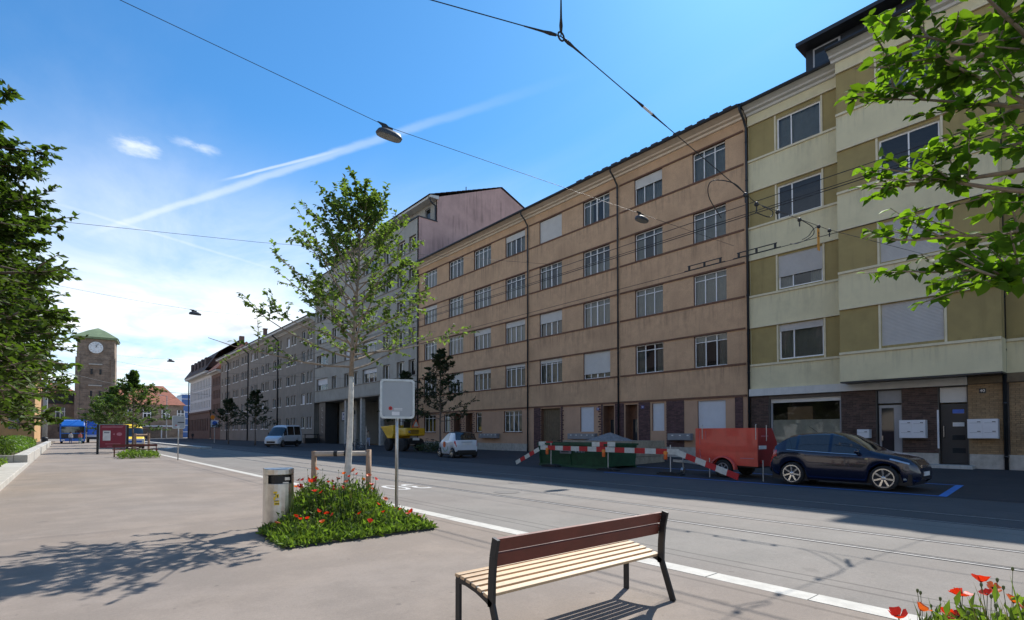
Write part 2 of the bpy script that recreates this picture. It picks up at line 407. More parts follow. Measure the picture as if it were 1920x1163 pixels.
# ------------------------------------------------------------------ mesh helpers
class MB:
    def __init__(s):
        s.v = []; s.f = []; s.m = []
    def add(s, vs, fs, mi=0):
        k = len(s.v)
        s.v.extend([tuple(p) for p in vs])
        for q in fs:
            s.f.append(tuple(i + k for i in q)); s.m.append(mi)
        return s
    def box(s, x0, x1, y0, y1, z0, z1, mi=0):
        vs = [(x, y, z) for x in (x0, x1) for y in (y0, y1) for z in (z0, z1)]
        return s.add(vs, [(0, 1, 3, 2), (4, 6, 7, 5), (0, 4, 5, 1), (2, 3, 7, 6), (0, 2, 6, 4), (1, 5, 7, 3)], mi)
    def xbox(s, mtx, sx, sy, sz, mi=0):
        vs = [mtx @ Vector((x, y, z)) for x in (-sx / 2, sx / 2) for y in (-sy / 2, sy / 2) for z in (-sz / 2, sz / 2)]
        return s.add(vs, [(0, 1, 3, 2), (4, 6, 7, 5), (0, 4, 5, 1), (2, 3, 7, 6), (0, 2, 6, 4), (1, 5, 7, 3)], mi)
    def beam(s, p, q, w, h, mi=0, up=(0, 0, 1)):
        p, q = Vector(p), Vector(q); d = q - p; L = d.length; d.normalize()
        u = Vector(up); a = d.cross(u)
        if a.length < 1e-4: a = d.cross(Vector((1, 0, 0)))
        a.normalize(); b = a.cross(d)
        m = Matrix((a, d, b)).transposed().to_4x4(); m.translation = (p + q) / 2
        return s.xbox(m, w, L, h, mi)
    def tube(s, pts, rads, n=8, cap=True, mi=0):
        pts = [Vector(p) for p in pts]
        if not hasattr(rads, '__len__'): rads = [rads] * len(pts)
        k = len(s.v); ref = Vector((0.13, 0.27, 0.95)).normalized()
        for i, p in enumerate(pts):
            d = (pts[min(i + 1, len(pts) - 1)] - pts[max(i - 1, 0)])
            if d.length < 1e-9: d = Vector((0, 0, 1))
            d.normalize()
            a = d.cross(ref)
            if a.length < 0.05: a = d.cross(Vector((1, 0, 0)))
            a.normalize(); b = d.cross(a)
            for j in range(n):
                t = 2 * math.pi * j / n
                s.v.append(tuple(p + (a * math.cos(t) + b * math.sin(t)) * rads[i]))
        for i in range(len(pts) - 1):
            for j in range(n):
                s.f.append((k + i * n + j, k + i * n + (j + 1) % n, k + (i + 1) * n + (j + 1) % n, k + (i + 1) * n + j)); s.m.append(mi)
        if cap:
            s.f.append(tuple(k + j for j in range(n))[::-1]); s.m.append(mi)
            s.f.append(tuple(k + (len(pts) - 1) * n + j for j in range(n))); s.m.append(mi)
        return s
    def lathe(s, prof, n=16, o=(0, 0, 0), axis='z', mi=0):
        k = len(s.v)
        for r, h in prof:
            for j in range(n):
                t = 2 * math.pi * j / n; a, b = r * math.cos(t), r * math.sin(t)
                p = {'z': (a, b, h), 'x': (h, a, b), 'y': (b, h, a)}[axis]
                s.v.append((p[0] + o[0], p[1] + o[1], p[2] + o[2]))
        for i in range(len(prof) - 1):
            for j in range(n):
                s.f.append((k + i * n + j, k + i * n + (j + 1) % n, k + (i + 1) * n + (j + 1) % n, k + (i + 1) * n + j)); s.m.append(mi)
        s.f.append(tuple(k + j for j in range(n))[::-1]); s.m.append(mi)
        s.f.append(tuple(k + (len(prof) - 1) * n + j for j in range(n))); s.m.append(mi)
        return s
    def prism(s, poly, a0, a1, axis='x', mi=0):
        """extrude a 2-D polygon; axis x: poly in (y,z); y: (x,z); z: (x,y)"""
        def P(u, v, a): return {'x': (a, u, v), 'y': (u, a, v), 'z': (u, v, a)}[axis]
        n = len(poly); k = len(s.v)
        for a in (a0, a1):
            s.v.extend(P(u, v, a) for u, v in poly)
        s.f.append(tuple(k + j for j in range(n))); s.m.append(mi)
        s.f.append(tuple(k + n + j for j in range(n))[::-1]); s.m.append(mi)
        for j in range(n):
            s.f.append((k + j, k + n + j, k + n + (j + 1) % n, k + (j + 1) % n)); s.m.append(mi)
        return s
    def mesh(s, name, mats, smooth=False):
        me = bpy.data.meshes.new(name)
        me.from_pydata(s.v, [], s.f)
        for mm in (mats if isinstance(mats, (list, tuple)) else [mats]):
            me.materials.append(M[mm] if isinstance(mm, str) else mm)
        if any(s.m): me.polygons.foreach_set('material_index', s.m)
        b = bmesh.new(); b.from_mesh(me); bmesh.ops.recalc_face_normals(b, faces=b.faces); b.to_mesh(me); b.free()
        if smooth: me.polygons.foreach_set('use_smooth', [True] * len(me.polygons))
        me.update()
        return me
    def build(s, name, mats, parent=None, smooth=False, bevel=0.0, loc=None):
        o = put(name, s.mesh(name, mats, smooth), parent, loc)
        if bevel:
            bm_ = o.modifiers.new('bevel', 'BEVEL'); bm_.width = bevel; bm_.segments = 2; bm_.limit_method = 'ANGLE'
        return o

def put(name, me, parent=None, loc=None, rz=None):
    o = bpy.data.objects.new(name, me); COL.objects.link(o)
    if parent is not None: o.parent = parent
    if loc is not None: o.location = loc
    if rz is not None: o.rotation_euler = (0, 0, rz)
    return o
def tag(o, label=None, cat=None, group=None, kind=None):
    if label: o['label'] = label
    if cat: o['category'] = cat
    if group: o['group'] = group
    if kind: o['kind'] = kind
    return o
def thing(name, label, cat, loc=(0, 0, 0), rz=0.0, group=None):
    o = put(name, None, None, loc, rz); o.empty_display_size = 0.3
    return tag(o, label, cat, group)
def struct(o):
    o['kind'] = 'structure'; return o
def stuff(o):
    o['kind'] = 'stuff'; return o
CACHE = {}
def cached(key, fn):
    if key not in CACHE: CACHE[key] = fn()
    return CACHE[key]
def text_mesh(txt, size, m, ext=0.002):
    cu = bpy.data.curves.new('txt', 'FONT'); cu.body = txt; cu.size = size; cu.extrude = ext
    cu.align_x = 'CENTER'; cu.align_y = 'CENTER'
    o = bpy.data.objects.new('txt', cu); COL.objects.link(o)
    dg = bpy.context.evaluated_depsgraph_get(); dg.update()
    me = bpy.data.meshes.new_from_object(o.evaluated_get(dg))
    bpy.data.objects.remove(o); me.materials.clear(); me.materials.append(M[m])
    return me

# ------------------------------------------------------------------ ground, road, rails
g = MB(); g.add([(-1500, -1500, -0.12), (1500, -1500, -0.12), (1500, 2500, -0.12), (-1500, 2500, -0.12)], [(0, 1, 2, 3)])
struct(g.build('ground', 'earth'))
g = MB(); g.box(-1.25, 5.15, -25, 135, -0.10, 0.0); struct(g.build('plaza_pavement', 'plaza'))
RAILS = (8.12, 9.36, 11.55, 12.67)
g = MB(); xs = [5.40]
for r_ in RAILS: xs += [r_ - 0.105, r_ + 0.105]
xs.append(15.92)
for a, b_ in list(zip(xs[::2], xs[1::2]))[:3]: g.box(a, b_, -25, 260, -0.11, -0.008)
struct(g.build('road', 'road'))
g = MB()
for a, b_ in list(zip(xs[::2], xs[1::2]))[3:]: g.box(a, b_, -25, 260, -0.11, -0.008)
struct(g.build('far_lane_shade_tone', 'far_lane_shade_tone'))
for r_ in RAILS:
    g = MB()   # grooved tram rail: running head, groove, guard lip
    prof = [(-0.105, -0.11), (-0.105, -0.011), (-0.062, -0.010), (-0.058, -0.006), (0.000, -0.006), (0.004, -0.045), (0.042, -0.045), (0.046, -0.007), (0.066, -0.007), (0.070, -0.010), (0.105, -0.011), (0.105, -0.11)]
    poly = [(r_ + x, z) for x, z in prof]
    g.prism(poly, -25, 240, 'y')
    for i in (0,): pass
    o = g.build('tram_rail', ['rail', 'groove'])
    for p in o.data.polygons:
        c = p.center
        if p.normal.z > 0.5 and c.z < -0.03: p.material_index = 1
        if abs(p.normal.x) > 0.7 and c.z > -0.05: p.material_index = 1
        if p.normal.z > 0.5 and c.z > -0.02 and (c.x - r_ < -0.059 or c.x - r_ > 0.067): p.material_index = 1
    struct(o)
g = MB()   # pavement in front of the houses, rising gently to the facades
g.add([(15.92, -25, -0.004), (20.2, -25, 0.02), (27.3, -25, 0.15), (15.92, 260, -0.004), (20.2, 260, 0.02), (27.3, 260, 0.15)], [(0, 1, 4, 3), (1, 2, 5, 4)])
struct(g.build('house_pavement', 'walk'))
def zwalk(x): return -0.004 + max(0, x - 15.92) * 0.0056 if x < 20.2 else 0.02 + (x - 20.2) * 0.0183
g = MB(); g.box(13, 90, 175, 300, -0.11, -0.02); g.box(-60, 13, 132, 300, -0.11, -0.02); struct(g.build('station_square', 'road'))

# pale kerb stones between plaza and road, each one a piece
kb = MB(); kb.box(5.15, 5.40, -25, 135, -0.11, -0.02); kb = struct(kb.build('kerb_line', 'mortar'))
def kerb_mesh(i):
    q = MB(); q.box(-0.122, 0.122, 0.006, 0.994, -0.04, 0.0)
    return q.mesh('kerb_stone', 'kerbstone')
km = [kerb_mesh(i) for i in range(2)]
for i in range(46):
    o = put('kerb_stone', km[i % 2], kb, (5.275, -1.0 + i * 1.0, 0.004 + random.uniform(-0.002, 0.002)))
q = MB()
for i in range(90): q.box(5.153, 5.397, 45.006 + i, 45.994 + i, -0.04, 0.003)
stuff(q.build('kerb_row', 'kerbstone', kb))

# left edge: low concrete kerb, then a higher retaining wall
lw = thing('kerb_wall', 'low concrete kerb along the left lawn, beside the paved plaza', 'wall')
for i in range(11):
    q = MB(); q.box(-2.0, -1.25, 10 + i * 2.1, 12.08 + i * 2.1, -0.1, 0.17 + 0.004 * (i % 2)); q.build('wall_block', 'concrete', lw, bevel=0.015)
lw = thing('retaining_wall', 'pale concrete retaining wall in front of the bright hedge', 'wall')
for i in range(14):
    q = MB(); q.box(-1.75, -1.27, 33.1 + i * 4.1, 37.18 + i * 4.1, -0.1, 0.52 + 0.005 * (i % 2)); q.build('wall_block', 'concrete', lw, bevel=0.02)
q = MB(); q.box(-9, -1.76, 33.11, 33.45, -0.1, 0.50); q.build('wall_return', 'concrete', lw)
q = MB(); q.add([(-40, -10, 0.02), (-2.0, -10, 0.02), (-2.0, 33.1, 0.10), (-40, 33.1, 0.10)], [(0, 1, 2, 3)])
q.add([(-40, 33.4, 0.40), (-1.76, 33.4, 0.40), (-1.76, 92, 0.40), (-40, 92, 0.40)], [(0, 1, 2, 3)])
struct(q.build('lawn', 'soil'))

# parking marks, "30" marking, manholes
def mark(name, pts, m, z):
    q = MB(); n = len(pts); q.add([(x, y, (z(x) if callable(z) else z)) for x, y in pts], [tuple(range(n))])
    return struct(q.build(name, m))
zz = lambda x: zwalk(x) + 0.005
mark('parking_line', [(16.02, 3.10), (16.14, 3.10), (16.14, 13.6), (16.02, 13.6)], 'blue_paint', zz)
mark('parking_line', [(19.55, 5.0), (19.67, 5.0), (19.67, 15.5), (19.55, 15.5)], 'blue_paint', zz)
mark('parking_line', [(16.145, 3.10), (19.67, 3.40), (19.67, 3.58), (16.145, 3.27)], 'blue_paint', zz)
mark('parking_line', [(19.55, 3.59), (19.67, 3.59), (19.67, 4.99), (19.55, 4.99)], 'blue_paint', zz)
tm = text_mesh('30', 1.25, 'white_paint', 0.0)
o = put('speed_marking', tm, None, (7.38, 13.55, -0.003)); o.rotation_euler = (0, 0, R(180)); o.scale = (0.95, 1.55, 1); struct(o)
for (x, y) in ((7.7, 62.0), (8.6, 66.0)):
    mark('lane_arrow', [(x, y), (x + 0.5, y), (x + 0.5, y + 3), (x, y + 3)], 'white_paint', -0.003)
for (x, y, r_) in ((8.72, 10.6, 0.30), (10.65, 12.3, 0.33)):
    q = MB(); q.lathe([(r_ + 0.05, -0.03), (r_ + 0.05, -0.003), (r_ + 0.01, -0.003), (r_ + 0.01, -0.006), (r_, -0.006), (r_, -0.002), (0.01, -0.002)], 24)
    struct(q.build('manhole_cover', 'manhole', loc=(x, y, 0)))
q = MB(); q.box(10.15, 11.1, 60, 150, -0.1, 0.16); q.prism([(10.15, -0.1), (11.1, -0.1), (11.1, 0.16), (10.15, 0.16)], 59.0, 60, 'y')
struct(q.build('tram_platform', 'concrete'))

# ------------------------------------------------------------------ facades
def facade(b, name, x, y0, y1, z0, z1, ops, m, rev=0.22, mrev=None, thick=None):
    """wall sheet facing -X at plane x with real openings and reveals; ops = (ya, yb, za, zb)"""
    ys = sorted({y0, y1, *[v for o in ops for v in o[:2] if y0 < v < y1]})
    zs = sorted({z0, z1, *[v for o in ops for v in o[2:4] if z0 < v < z1]})
    q = MB()
    for a, c in zip(ys, ys[1:]):
        for d, e in zip(zs, zs[1:]):
            ym, zm = (a + c) / 2, (d + e) / 2
            if any(o[0] < ym < o[1] and o[2] < zm < o[3] for o in ops): continue
            q.add([(x, a, d), (x, c, d), (x, c, e), (x, a, e)], [(0, 1, 2, 3)])
    for o in ops:
        ya, yb, za, zb = o[:4]
        r = [(x, ya, za), (x, yb, za), (x, yb, zb), (x, ya, zb)]
        s_ = [(x + rev, a, b_) for _, a, b_ in r]
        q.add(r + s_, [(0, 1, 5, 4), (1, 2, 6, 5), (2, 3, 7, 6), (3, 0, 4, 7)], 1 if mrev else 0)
    me = bpy.data.meshes.new(name); me.from_pydata(q.v, [], q.f)
    me.materials.append(M[m])
    if mrev: me.materials.append(M[mrev]); me.polygons.foreach_set('material_index', q.m)
    return put(name, me, b)

def shutter_mesh(w, h, m='shutter'):
    def f():
        q = MB(); n = max(2, int(h / 0.055)); vs = []
        for i in range(n):
            z1_, z0_ = h - i * h / n, h - (i + 1) * h / n
            vs += [(0.0, z1_), (-0.014, z1_ - 0.3 * h / n), (-0.014, z1_ - 0.7 * h / n), (0.0, z0_ + 0.002)]
        V = [(d, 0, z) for d, z in vs] + [(d, w, z) for d, z in vs]; N = len(vs)
        q.add(V, [(i, i + 1, N + i + 1, N + i) for i in range(N - 1)])
        q.box(-0.02, 0.012, 0, w, -0.03, 0.004)
        return q.mesh('roller_shutter', m)
    return cached(('sh', round(w, 2), round(h, 2), m), f)
def room_mesh(w, h, d=1.3):
    def f():
        q = MB(); e = 0.06
        q.add([(0, -e, -e), (0, w + e, -e), (0, w + e, h + e), (0, -e, h + e), (d, -e, -e), (d, w + e, -e), (d, w + e, h + e), (d, -e, h + e)],
              [(4, 5, 6, 7), (0, 1, 5, 4), (1, 2, 6, 5), (2, 3, 7, 6), (3, 0, 4, 7)])
        return q.mesh('room', 'interior')
    return cached(('rm', round(w, 2), round(h, 2), d), f)
def curtain_mesh(w, h, seed):
    def f():
        rr = random.Random(seed); q = MB(); n = 26; ph = rr.random() * 6
        V = []
        for i in range(n + 1):
            y = w * i / n; d = 0.03 * math.sin(i * 1.9 + ph) + 0.015 * math.sin(i * 0.7)
            V += [(d, y, 0), (d * 0.6, y, h)]
        q.add(V, [(2 * i, 2 * i + 2, 2 * i + 3, 2 * i + 1) for i in range(n)])
        return q.mesh('curtain', 'curtain', True)
    return cached(('cu', round(w, 2), round(h, 2), seed), f)
def pane_mesh(w, h, m='glass'):
    def f():
        me = bpy.data.meshes.new('pane'); me.from_pydata([(0, 0, 0), (0, 0, h), (0, w, h), (0, w, 0)], [], [(0, 1, 2, 3)]); me.materials.append(M[m]); return me
    return cached(('pn', round(w, 3), round(h, 3), m), f)

def window(b, x, ya, yb, za, zb, cols=(1, 1, 1), transom=0.22, shut=0.0, cur=None, fm='win_white', sill=None, name='window',
           rec=0.13, gm='glass', shm='shutter', room=True, fw=0.055, mull=0.05, tilt=None):
    w_, h = yb - ya, zb - za
    tot = sum(cols); ys = [0.0]
    for c in cols: ys.append(ys[-1] + c / tot * w_)
    zt = h * (1 - transom) if transom else h
    def fmesh():
        q = MB()
        q.box(0, 0.06, 0, fw, 0, h); q.box(0, 0.06, w_ - fw, w_, 0, h)
        q.box(0, 0.06, fw, w_ - fw, 0, fw); q.box(0, 0.06, fw, w_ - fw, h - fw, h)
        for i, y in enumerate(ys[1:-1]):
            t = mull * (1.7 if len(cols) == 4 and i == 1 else 1)
            q.box(-0.008, 0.062, y - t / 2, y + t / 2, fw, h - fw)
        if transom:
            for i in range(len(cols)):
                q.box(0.004, 0.056, ys[i] + mull / 2 + 0.004, ys[i + 1] - mull / 2 - 0.004, zt - 0.02, zt + 0.02)
        return q.mesh(name, fm)
    o = put(name, cached(('wf', round(w_, 2), round(h, 2), tuple(cols), transom, fm, fw, mull), fmesh), b, (x + rec, ya, za))
    rows = [(fw, zt - 0.02), (zt + 0.02, h - fw)] if transom else [(fw, h - fw)]
    for i in range(len(cols)):
        for z0_, z1_ in rows:
            if shut and z0_ > h * (1 - shut): continue
            put('pane', pane_mesh(ys[i + 1] - ys[i], z1_ - z0_, gm), o, (0.03, ys[i], z0_))
    if shut:
        put('roller_shutter', shutter_mesh(w_, h * shut, shm), o, (-0.035, 0, h * (1 - shut)))
    if room: put('room', room_mesh(w_, h), o, (0.10, 0, 0))
    if cur is not None and shut < 0.9:
        rr = random.Random(cur)
        k = rr.random()
        if k < 0.45: put('curtain', curtain_mesh(w_, h * 0.98, cur % 3), o, (0.18, 0, 0.01))
        elif k < 0.82:
            cw = w_ * 0.3
            put('curtain', curtain_mesh(cw, h * 0.98, cur % 3), o, (0.18, 0, 0.01)); put('curtain', curtain_mesh(cw, h * 0.98, cur % 3), o, (0.18, w_ - cw, 0.01))
        elif k < 0.95: put('curtain', curtain_mesh(w_, h * 0.55, cur % 3), o, (0.18, 0, 0.01))
    if sill:
        put('sill', cached(('sl', round(w_, 2), sill), lambda: MB().box(-0.20, 0.0, -0.05, w_ + 0.05, -0.07, 0.0).mesh('sill', sill)), o, (0, 0, 0))
    return o

def bricks(b, name, x, y0, y1, z0, z1, m, mm, bw=0.25, bh=0.0775, dep=0.03):
    """a pier of separate proud bricks over a recessed mortar bed (too many and too small to pick apart)"""
    q = MB(); q.box(x - 0.005, x + 0.18, y0, y1, z0, z1, 1)
    nz = max(1, int(round((z1 - z0) / bh))); bh = (z1 - z0) / nz
    for i in range(nz):
        off = (i % 2) * bw / 2; y = y0 - off
        while y < y1 - 0.02:
            a, c = max(y, y0) + 0.006, min(y + bw, y1) - 0.006
            if c - a > 0.03: q.box(x - dep - random.uniform(0, 0.006), x, a, c, z0 + i * bh + 0.007, z0 + (i + 1) * bh - 0.005)
            y += bw
    return stuff(q.build(name, [m, mm], b))

def pipe(b, y, x, z0, z1, xe, r=0.055, name='drainpipe', dy=0.0):
    q = MB()
    q.tube([(xe, y + dy, z1 + 0.55), (xe + 0.02, y + dy, z1 + 0.35), (xe + (x - 0.09 - xe) * 0.55, y + dy * 0.5, z1 + 0.05), (x - 0.10, y, z1 - 0.35), (x - 0.09, y, z1 - 0.7), (x - 0.09, y, z0)], r, 10)
    z = z0 + 0.5
    while z < z1 - 1:
        q.tube([(x - 0.09, y, z), (x - 0.09, y, z + 0.07)], r * 1.22, 10); z += 2.0
    return q.build(name, 'zinc_dark', b, True)

def roof_tiles(q, x0, z0, x1, z1, y0, y1, n=14, lip=0.03):
    """stepped courses of roof covering from eave (x0,z0) up to ridge (x1,z1)"""
    for i in range(n):
        a, c = i / n, (i + 1) / n
        xa, za, xc, zc_ = x0 + (x1 - x0) * a, z0 + (z1 - z0) * a, x0 + (x1 - x0) * c, z0 + (z1 - z0) * c
        q.add([(xa, y0, za + lip), (xa, y1, za + lip), (xc, y1, zc_), (xc, y0, zc_), (xa, y0, za - 0.02), (xa, y1, za - 0.02)], [(0, 1, 2, 3), (0, 4, 5, 1)])

XF = 27.0                                   # facade plane of the terrace
FL = [(5.17, 6.92), (8.67, 10.36), (12.18, 13.88), (15.64, 17.32)]   # window sills / heads, floors 1-4

def shell(b, y0, y1, z0, z1, xb, m, x0=XF):
    """side, back and top walls that close the house behind its facade"""
    q = MB()
    q.add([(x0, y0, z0), (xb, y0, z0), (xb, y0, z1), (x0, y0, z1)], [(0, 1, 2, 3)])
    q.add([(x0, y1, z0), (xb, y1, z0), (xb, y1, z1), (x0, y1, z1)], [(0, 1, 2, 3)])
    q.add([(xb, y0, z0), (xb, y1, z0), (xb, y1, z1), (xb, y0, z1)], [(0, 1, 2, 3)])
    q.add([(x0 + 0.3, y0, z1), (x0 + 0.3, y1, z1), (xb, y1, z1), (xb, y0, z1)], [(0, 1, 2, 3)])
    return q.build('rear_walls', m, b)

def eaves(b, y0, y1, zb, x=XF, out=0.75, m='cornice', top=18.42, gut=True):
    """moulded eaves box: sloping soffit, two fillets, fascia and gutter"""
    poly = [(x + 0.02, zb), (x - 0.10, zb + 0.02), (x - 0.13, zb + 0.12), (x - 0.30, zb + 0.16), (x - 0.33, zb + 0.24), (x - out + 0.08, zb + 0.33), (x - out, zb + 0.36), (x - out, top - 0.14), (x + 0.02, top - 0.14)]
    q = MB(); q.prism(poly, y0, y1, 'y'); q.build('eaves', m, b)
    if gut:
        q = MB(); q.prism([(x - out - 0.13, top - 0.02), (x - out - 0.14, top - 0.09), (x - out - 0.10, top - 0.15), (x - out - 0.02, top - 0.16), (x - out + 0.02, top - 0.10), (x - out + 0.02, top + 0.02)], y0, y1, 'y')
        q.build('gutter', 'zinc_dark', b)

# ---------------------------------------------------------------- brown apartment house (three stairs wide)
B = thing('apartment_house', 'brown plastered five-storey house with white windows between dark ledges', 'building', (0, 0, 0))
Y0, Y1 = 13.20, 46.75
SEC = [(13.20, 21.57), (21.57, 30.22), (30.22, 46.75)]
WIN = {0: [(14.34, 16.29), (18.30, 20.31)], 1: [(22.31, 24.63), (26.67, 29.0)], 2: [(30.64, 33.03), (34.94, 37.36), (38.95, 41.30), (43.35, 45.65)]}
def wcols(si): return (1, 1, 1) if si == 0 else (1, 1, 1, 1)
# (section, window, floor) -> shutter fraction
SHUT = {(0, 1, 3): 0.34, (1, 1, 3): 0.97, (1, 0, 0): 0.80, (1, 1, 1): 0.42, (1, 1, 0): 0.14, (2, 0, 3): 0.27, (2, 0, 1): 0.24, (2, 1, 1): 0.26, (2, 0, 0): 0.13, (2, 1, 0): 0.18, (2, 2, 0): 0.50, (2, 3, 2): 0.2}
bands = [(3.50, FL[0][0])] + [(FL[i][1], FL[i + 1][0]) for i in range(3)] + [(FL[3][1], 18.1)]
for i, (za, zb) in enumerate(bands):
    facade(B, 'spandrel', XF, Y0, Y1, za, zb, [], 'brown_plaster')
for fi, (za, zb) in enumerate(FL):
    ops = [(a, b_, za, zb) for si in WIN for (a, b_) in WIN[si]]
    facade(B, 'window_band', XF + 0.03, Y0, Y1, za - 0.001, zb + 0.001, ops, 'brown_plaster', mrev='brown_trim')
    for si in WIN:
        for wi, (a, b_) in enumerate(WIN[si]):
            window(B, XF + 0.03, a, b_, za, zb, wcols(si), 0.20, SHUT.get((si, wi, fi), 0.0), cur=si * 31 + wi * 7 + fi * 13 + 5,
                   tilt=None)
    for si, (a, b_) in enumerate(SEC):
        q = MB(); q.box(XF - 0.045, XF + 0.02, a + 0.12, b_ - 0.12, za - 0.10, za - 0.003); q.build('ledge', 'brown_trim', B)
        q = MB(); q.box(XF - 0.035, XF + 0.02, a + 0.12, b_ - 0.12, zb + 0.003, zb + 0.09); q.build('ledge', 'brown_trim', B)
# ground floor
GO = [(14.46, 16.10, 1.05, 3.30), (18.27, 19.10, 1.66, 3.30), (20.18, 21.10, 0.2, 3.30), (21.99, 22.90, 0.2, 3.30), (23.72, 24.92, 1.62, 3.30), (26.85, 28.85, 0.2, 3.32),
      (31.0, 33.2, 1.62, 3.28), (36.2, 37.0, 1.62, 3.28), (37.5, 38.55, 0.2, 3.28), (39.3, 40.4, 0.2, 3.28), (41.0, 42.0, 1.62, 3.28), (43.5, 45.6, 1.62, 3.28)]
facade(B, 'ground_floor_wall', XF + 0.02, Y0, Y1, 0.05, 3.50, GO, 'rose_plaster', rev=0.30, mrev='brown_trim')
q = MB(); q.box(XF - 0.06, XF + 0.01, Y0 + 0.1, Y1, 3.42, 3.52); q.build('ledge', 'brown_trim', B)
for a, b_ in ((13.25, 14.0), (16.2, 18.1), (23.0, 26.7), (30.3, 37.3), (40.5, 46.7), (19.2, 20.1), (18.15, 19.15)):
    q = MB(); q.box(XF - 0.04, XF + 0.015, a, b_, 0.0, 0.72); q.build('plinth', 'stone_base', B)
for (a, b_, za, zb), sh in zip([GO[0], GO[1], GO[4]], (0.99, 0.99, 0.99)):
    window(B, XF + 0.02, a, b_, za, zb, (1,), 0, sh, shm='box_white')
for o_, c_ in ((GO[6], (1, 1, 1, 1)), (GO[7], (1,)), (GO[10], (1, 1)), (GO[11], (1, 1, 1))):
    window(B, XF + 0.02, *o_[:4], c_, 0.2, 0.0, cur=3 if o_ is not GO[11] else None, sill='brown_trim')
q = MB(); q.box(0, 0.02, 43.85, 44.45, 1.7, 2.75); q.box(0, 0.02, 44.65, 45.25, 1.7, 2.75)
q.build('yellow_poster', 'bright_yellow', B, loc=(XF + 0.25, 0, 0))
for (ya, yb, za, zb) in (GO[2], GO[3], GO[8], GO[9]):      # recessed house doors
    d = MB(); d.box(XF + 0.55, XF + 0.60, ya, yb, za - 0.15, zb); d = d.build('door', 'door_wood', B)
    q = MB(); q.box(XF + 0.53, XF + 0.549, ya + 0.2, yb - 0.2, za + 0.2, zb - 0.9); q.build('door_glass', 'glass_far', d)
    q = MB(); q.box(XF + 0.48, XF + 0.548, ya + 0.1, ya + 0.14, 1.15, 1.45); q.build('handle', 'steel', d)
    q = MB(); q.add([(XF + 0.32, ya, za - .15), (XF + 0.55, ya, za - .15), (XF + 0.55, ya, zb), (XF + 0.32, ya, zb)], [(0, 1, 2, 3)]); q.add([(XF + 0.32, yb, za - .15), (XF + 0.55, yb, za - .15), (XF + 0.55, yb, zb), (XF + 0.32, yb, zb)], [(0, 1, 2, 3)])
    q.add([(XF + 0.32, ya, zb), (XF + 0.55, ya, zb), (XF + 0.55, yb, zb), (XF + 0.32, yb, zb)], [(0, 1, 2, 3)]); q.build('porch', 'brown_trim', B)
gt = MB(); gt.box(XF + 0.28, XF + 0.33, GO[5][0], GO[5][1], 0.1, 3.32); gt = gt.build('gate', 'gate_wood', B)
for i in range(9):
    q = MB(); q.box(XF + 0.262, XF + 0.279, 26.88 + i * 0.22, 27.07 + i * 0.22, 0.2, 3.25); q.build('gate_board', 'gate_wood', gt)
for (a, b_) in ((16.95, 18.1), (19.25, 20.08), (21.2, 21.9), (13.5, 13.92), (28.9, 29.6), (22.94, 23.06), (26.62, 26.78)):
    bricks(B, 'brick_pier', XF, a, b_, 0.72 if a > 16 and b_ < 20.1 else 0.1, 3.40, 'brick_purple', 'mortar')
for yc in (23.12, 26.58, 28.87, 37.25, 38.75, 39.1, 40.65):      # toothed brick edges beside the openings
    q = MB()
    for i in range(16): q.box(XF - 0.025, XF + 0.01, yc - 0.09 + (0.09 if i % 2 else 0), yc + 0.09 + (0.09 if i % 2 else 0), 0.75 + i * 0.165, 0.75 + i * 0.165 + 0.08)
    stuff(q.build('brick_quoin', 'brick_purple', B))
for yc, t in ((23.3, '38'), (19.75, '36')):
    pl = MB(); pl.box(XF - 0.05, XF - 0.032, yc - 0.11, yc + 0.11, 3.02, 3.20); pl = pl.build('number_plate', 'house_blue', B)
    o = put('number', text_mesh(t, 0.13, 'win_white'), pl, (XF - 0.054, yc, 3.11)); o.rotation_euler = (R(90), 0, R(-90))
for ya, n in ((23.35, 5), (16.35, 3), (33.7, 5)):
    lb = MB(); lb.box(XF - 0.34, XF - 0.045, ya, ya + n * 0.49, 1.12, 1.50); lb = lb.build('letterbox', 'box_grey', B)
    for i in range(n):
        q = MB(); q.box(XF - 0.352, XF - 0.341, ya + 0.03 + i * 0.49, ya + 0.46 + i * 0.49, 1.14, 1.48); q.build('flap', 'box_grey', lb)
        q = MB(); q.box(XF - 0.358, XF - 0.353, ya + 0.10 + i * 0.49, ya + 0.22 + i * 0.49, 1.36, 1.42); q.build('name_card', 'paper', lb)
eaves(B, Y0, Y1 + 0.5, 17.95)
q = MB(); roof_tiles(q, XF - 0.80, 18.40, XF + 6.2, 22.3, Y0, Y1 + 0.4, 16); q.add([(XF + 6.2, Y0, 22.3), (XF + 6.2, Y1 + .4, 22.3), (XF + 13, Y1 + .4, 18.3), (XF + 13, Y0, 18.3)], [(0, 1, 2, 3)])
q.build('roof', 'tile_dark', B)
# standing snow-guard hooks along the eave
for i in range(15):
    q = MB(); q.box(XF - 0.74, XF - 0.40, 13.6 + i * 0.75, 14.05 + i * 0.75, 18.50, 18.56); q.build('roof_tile', 'tile_dark', B)
for y in (30.22, 21.57): pipe(B, y, XF, 0.1, 17.75, XF - 0.8)
pipe(B, 46.72, XF, 0.1, 17.75, XF - 0.8, dy=0.35)
shell(B, Y0 + 0.05, Y1 - 0.05, 0.05, 18.2, XF + 13, 'brown_plaster')

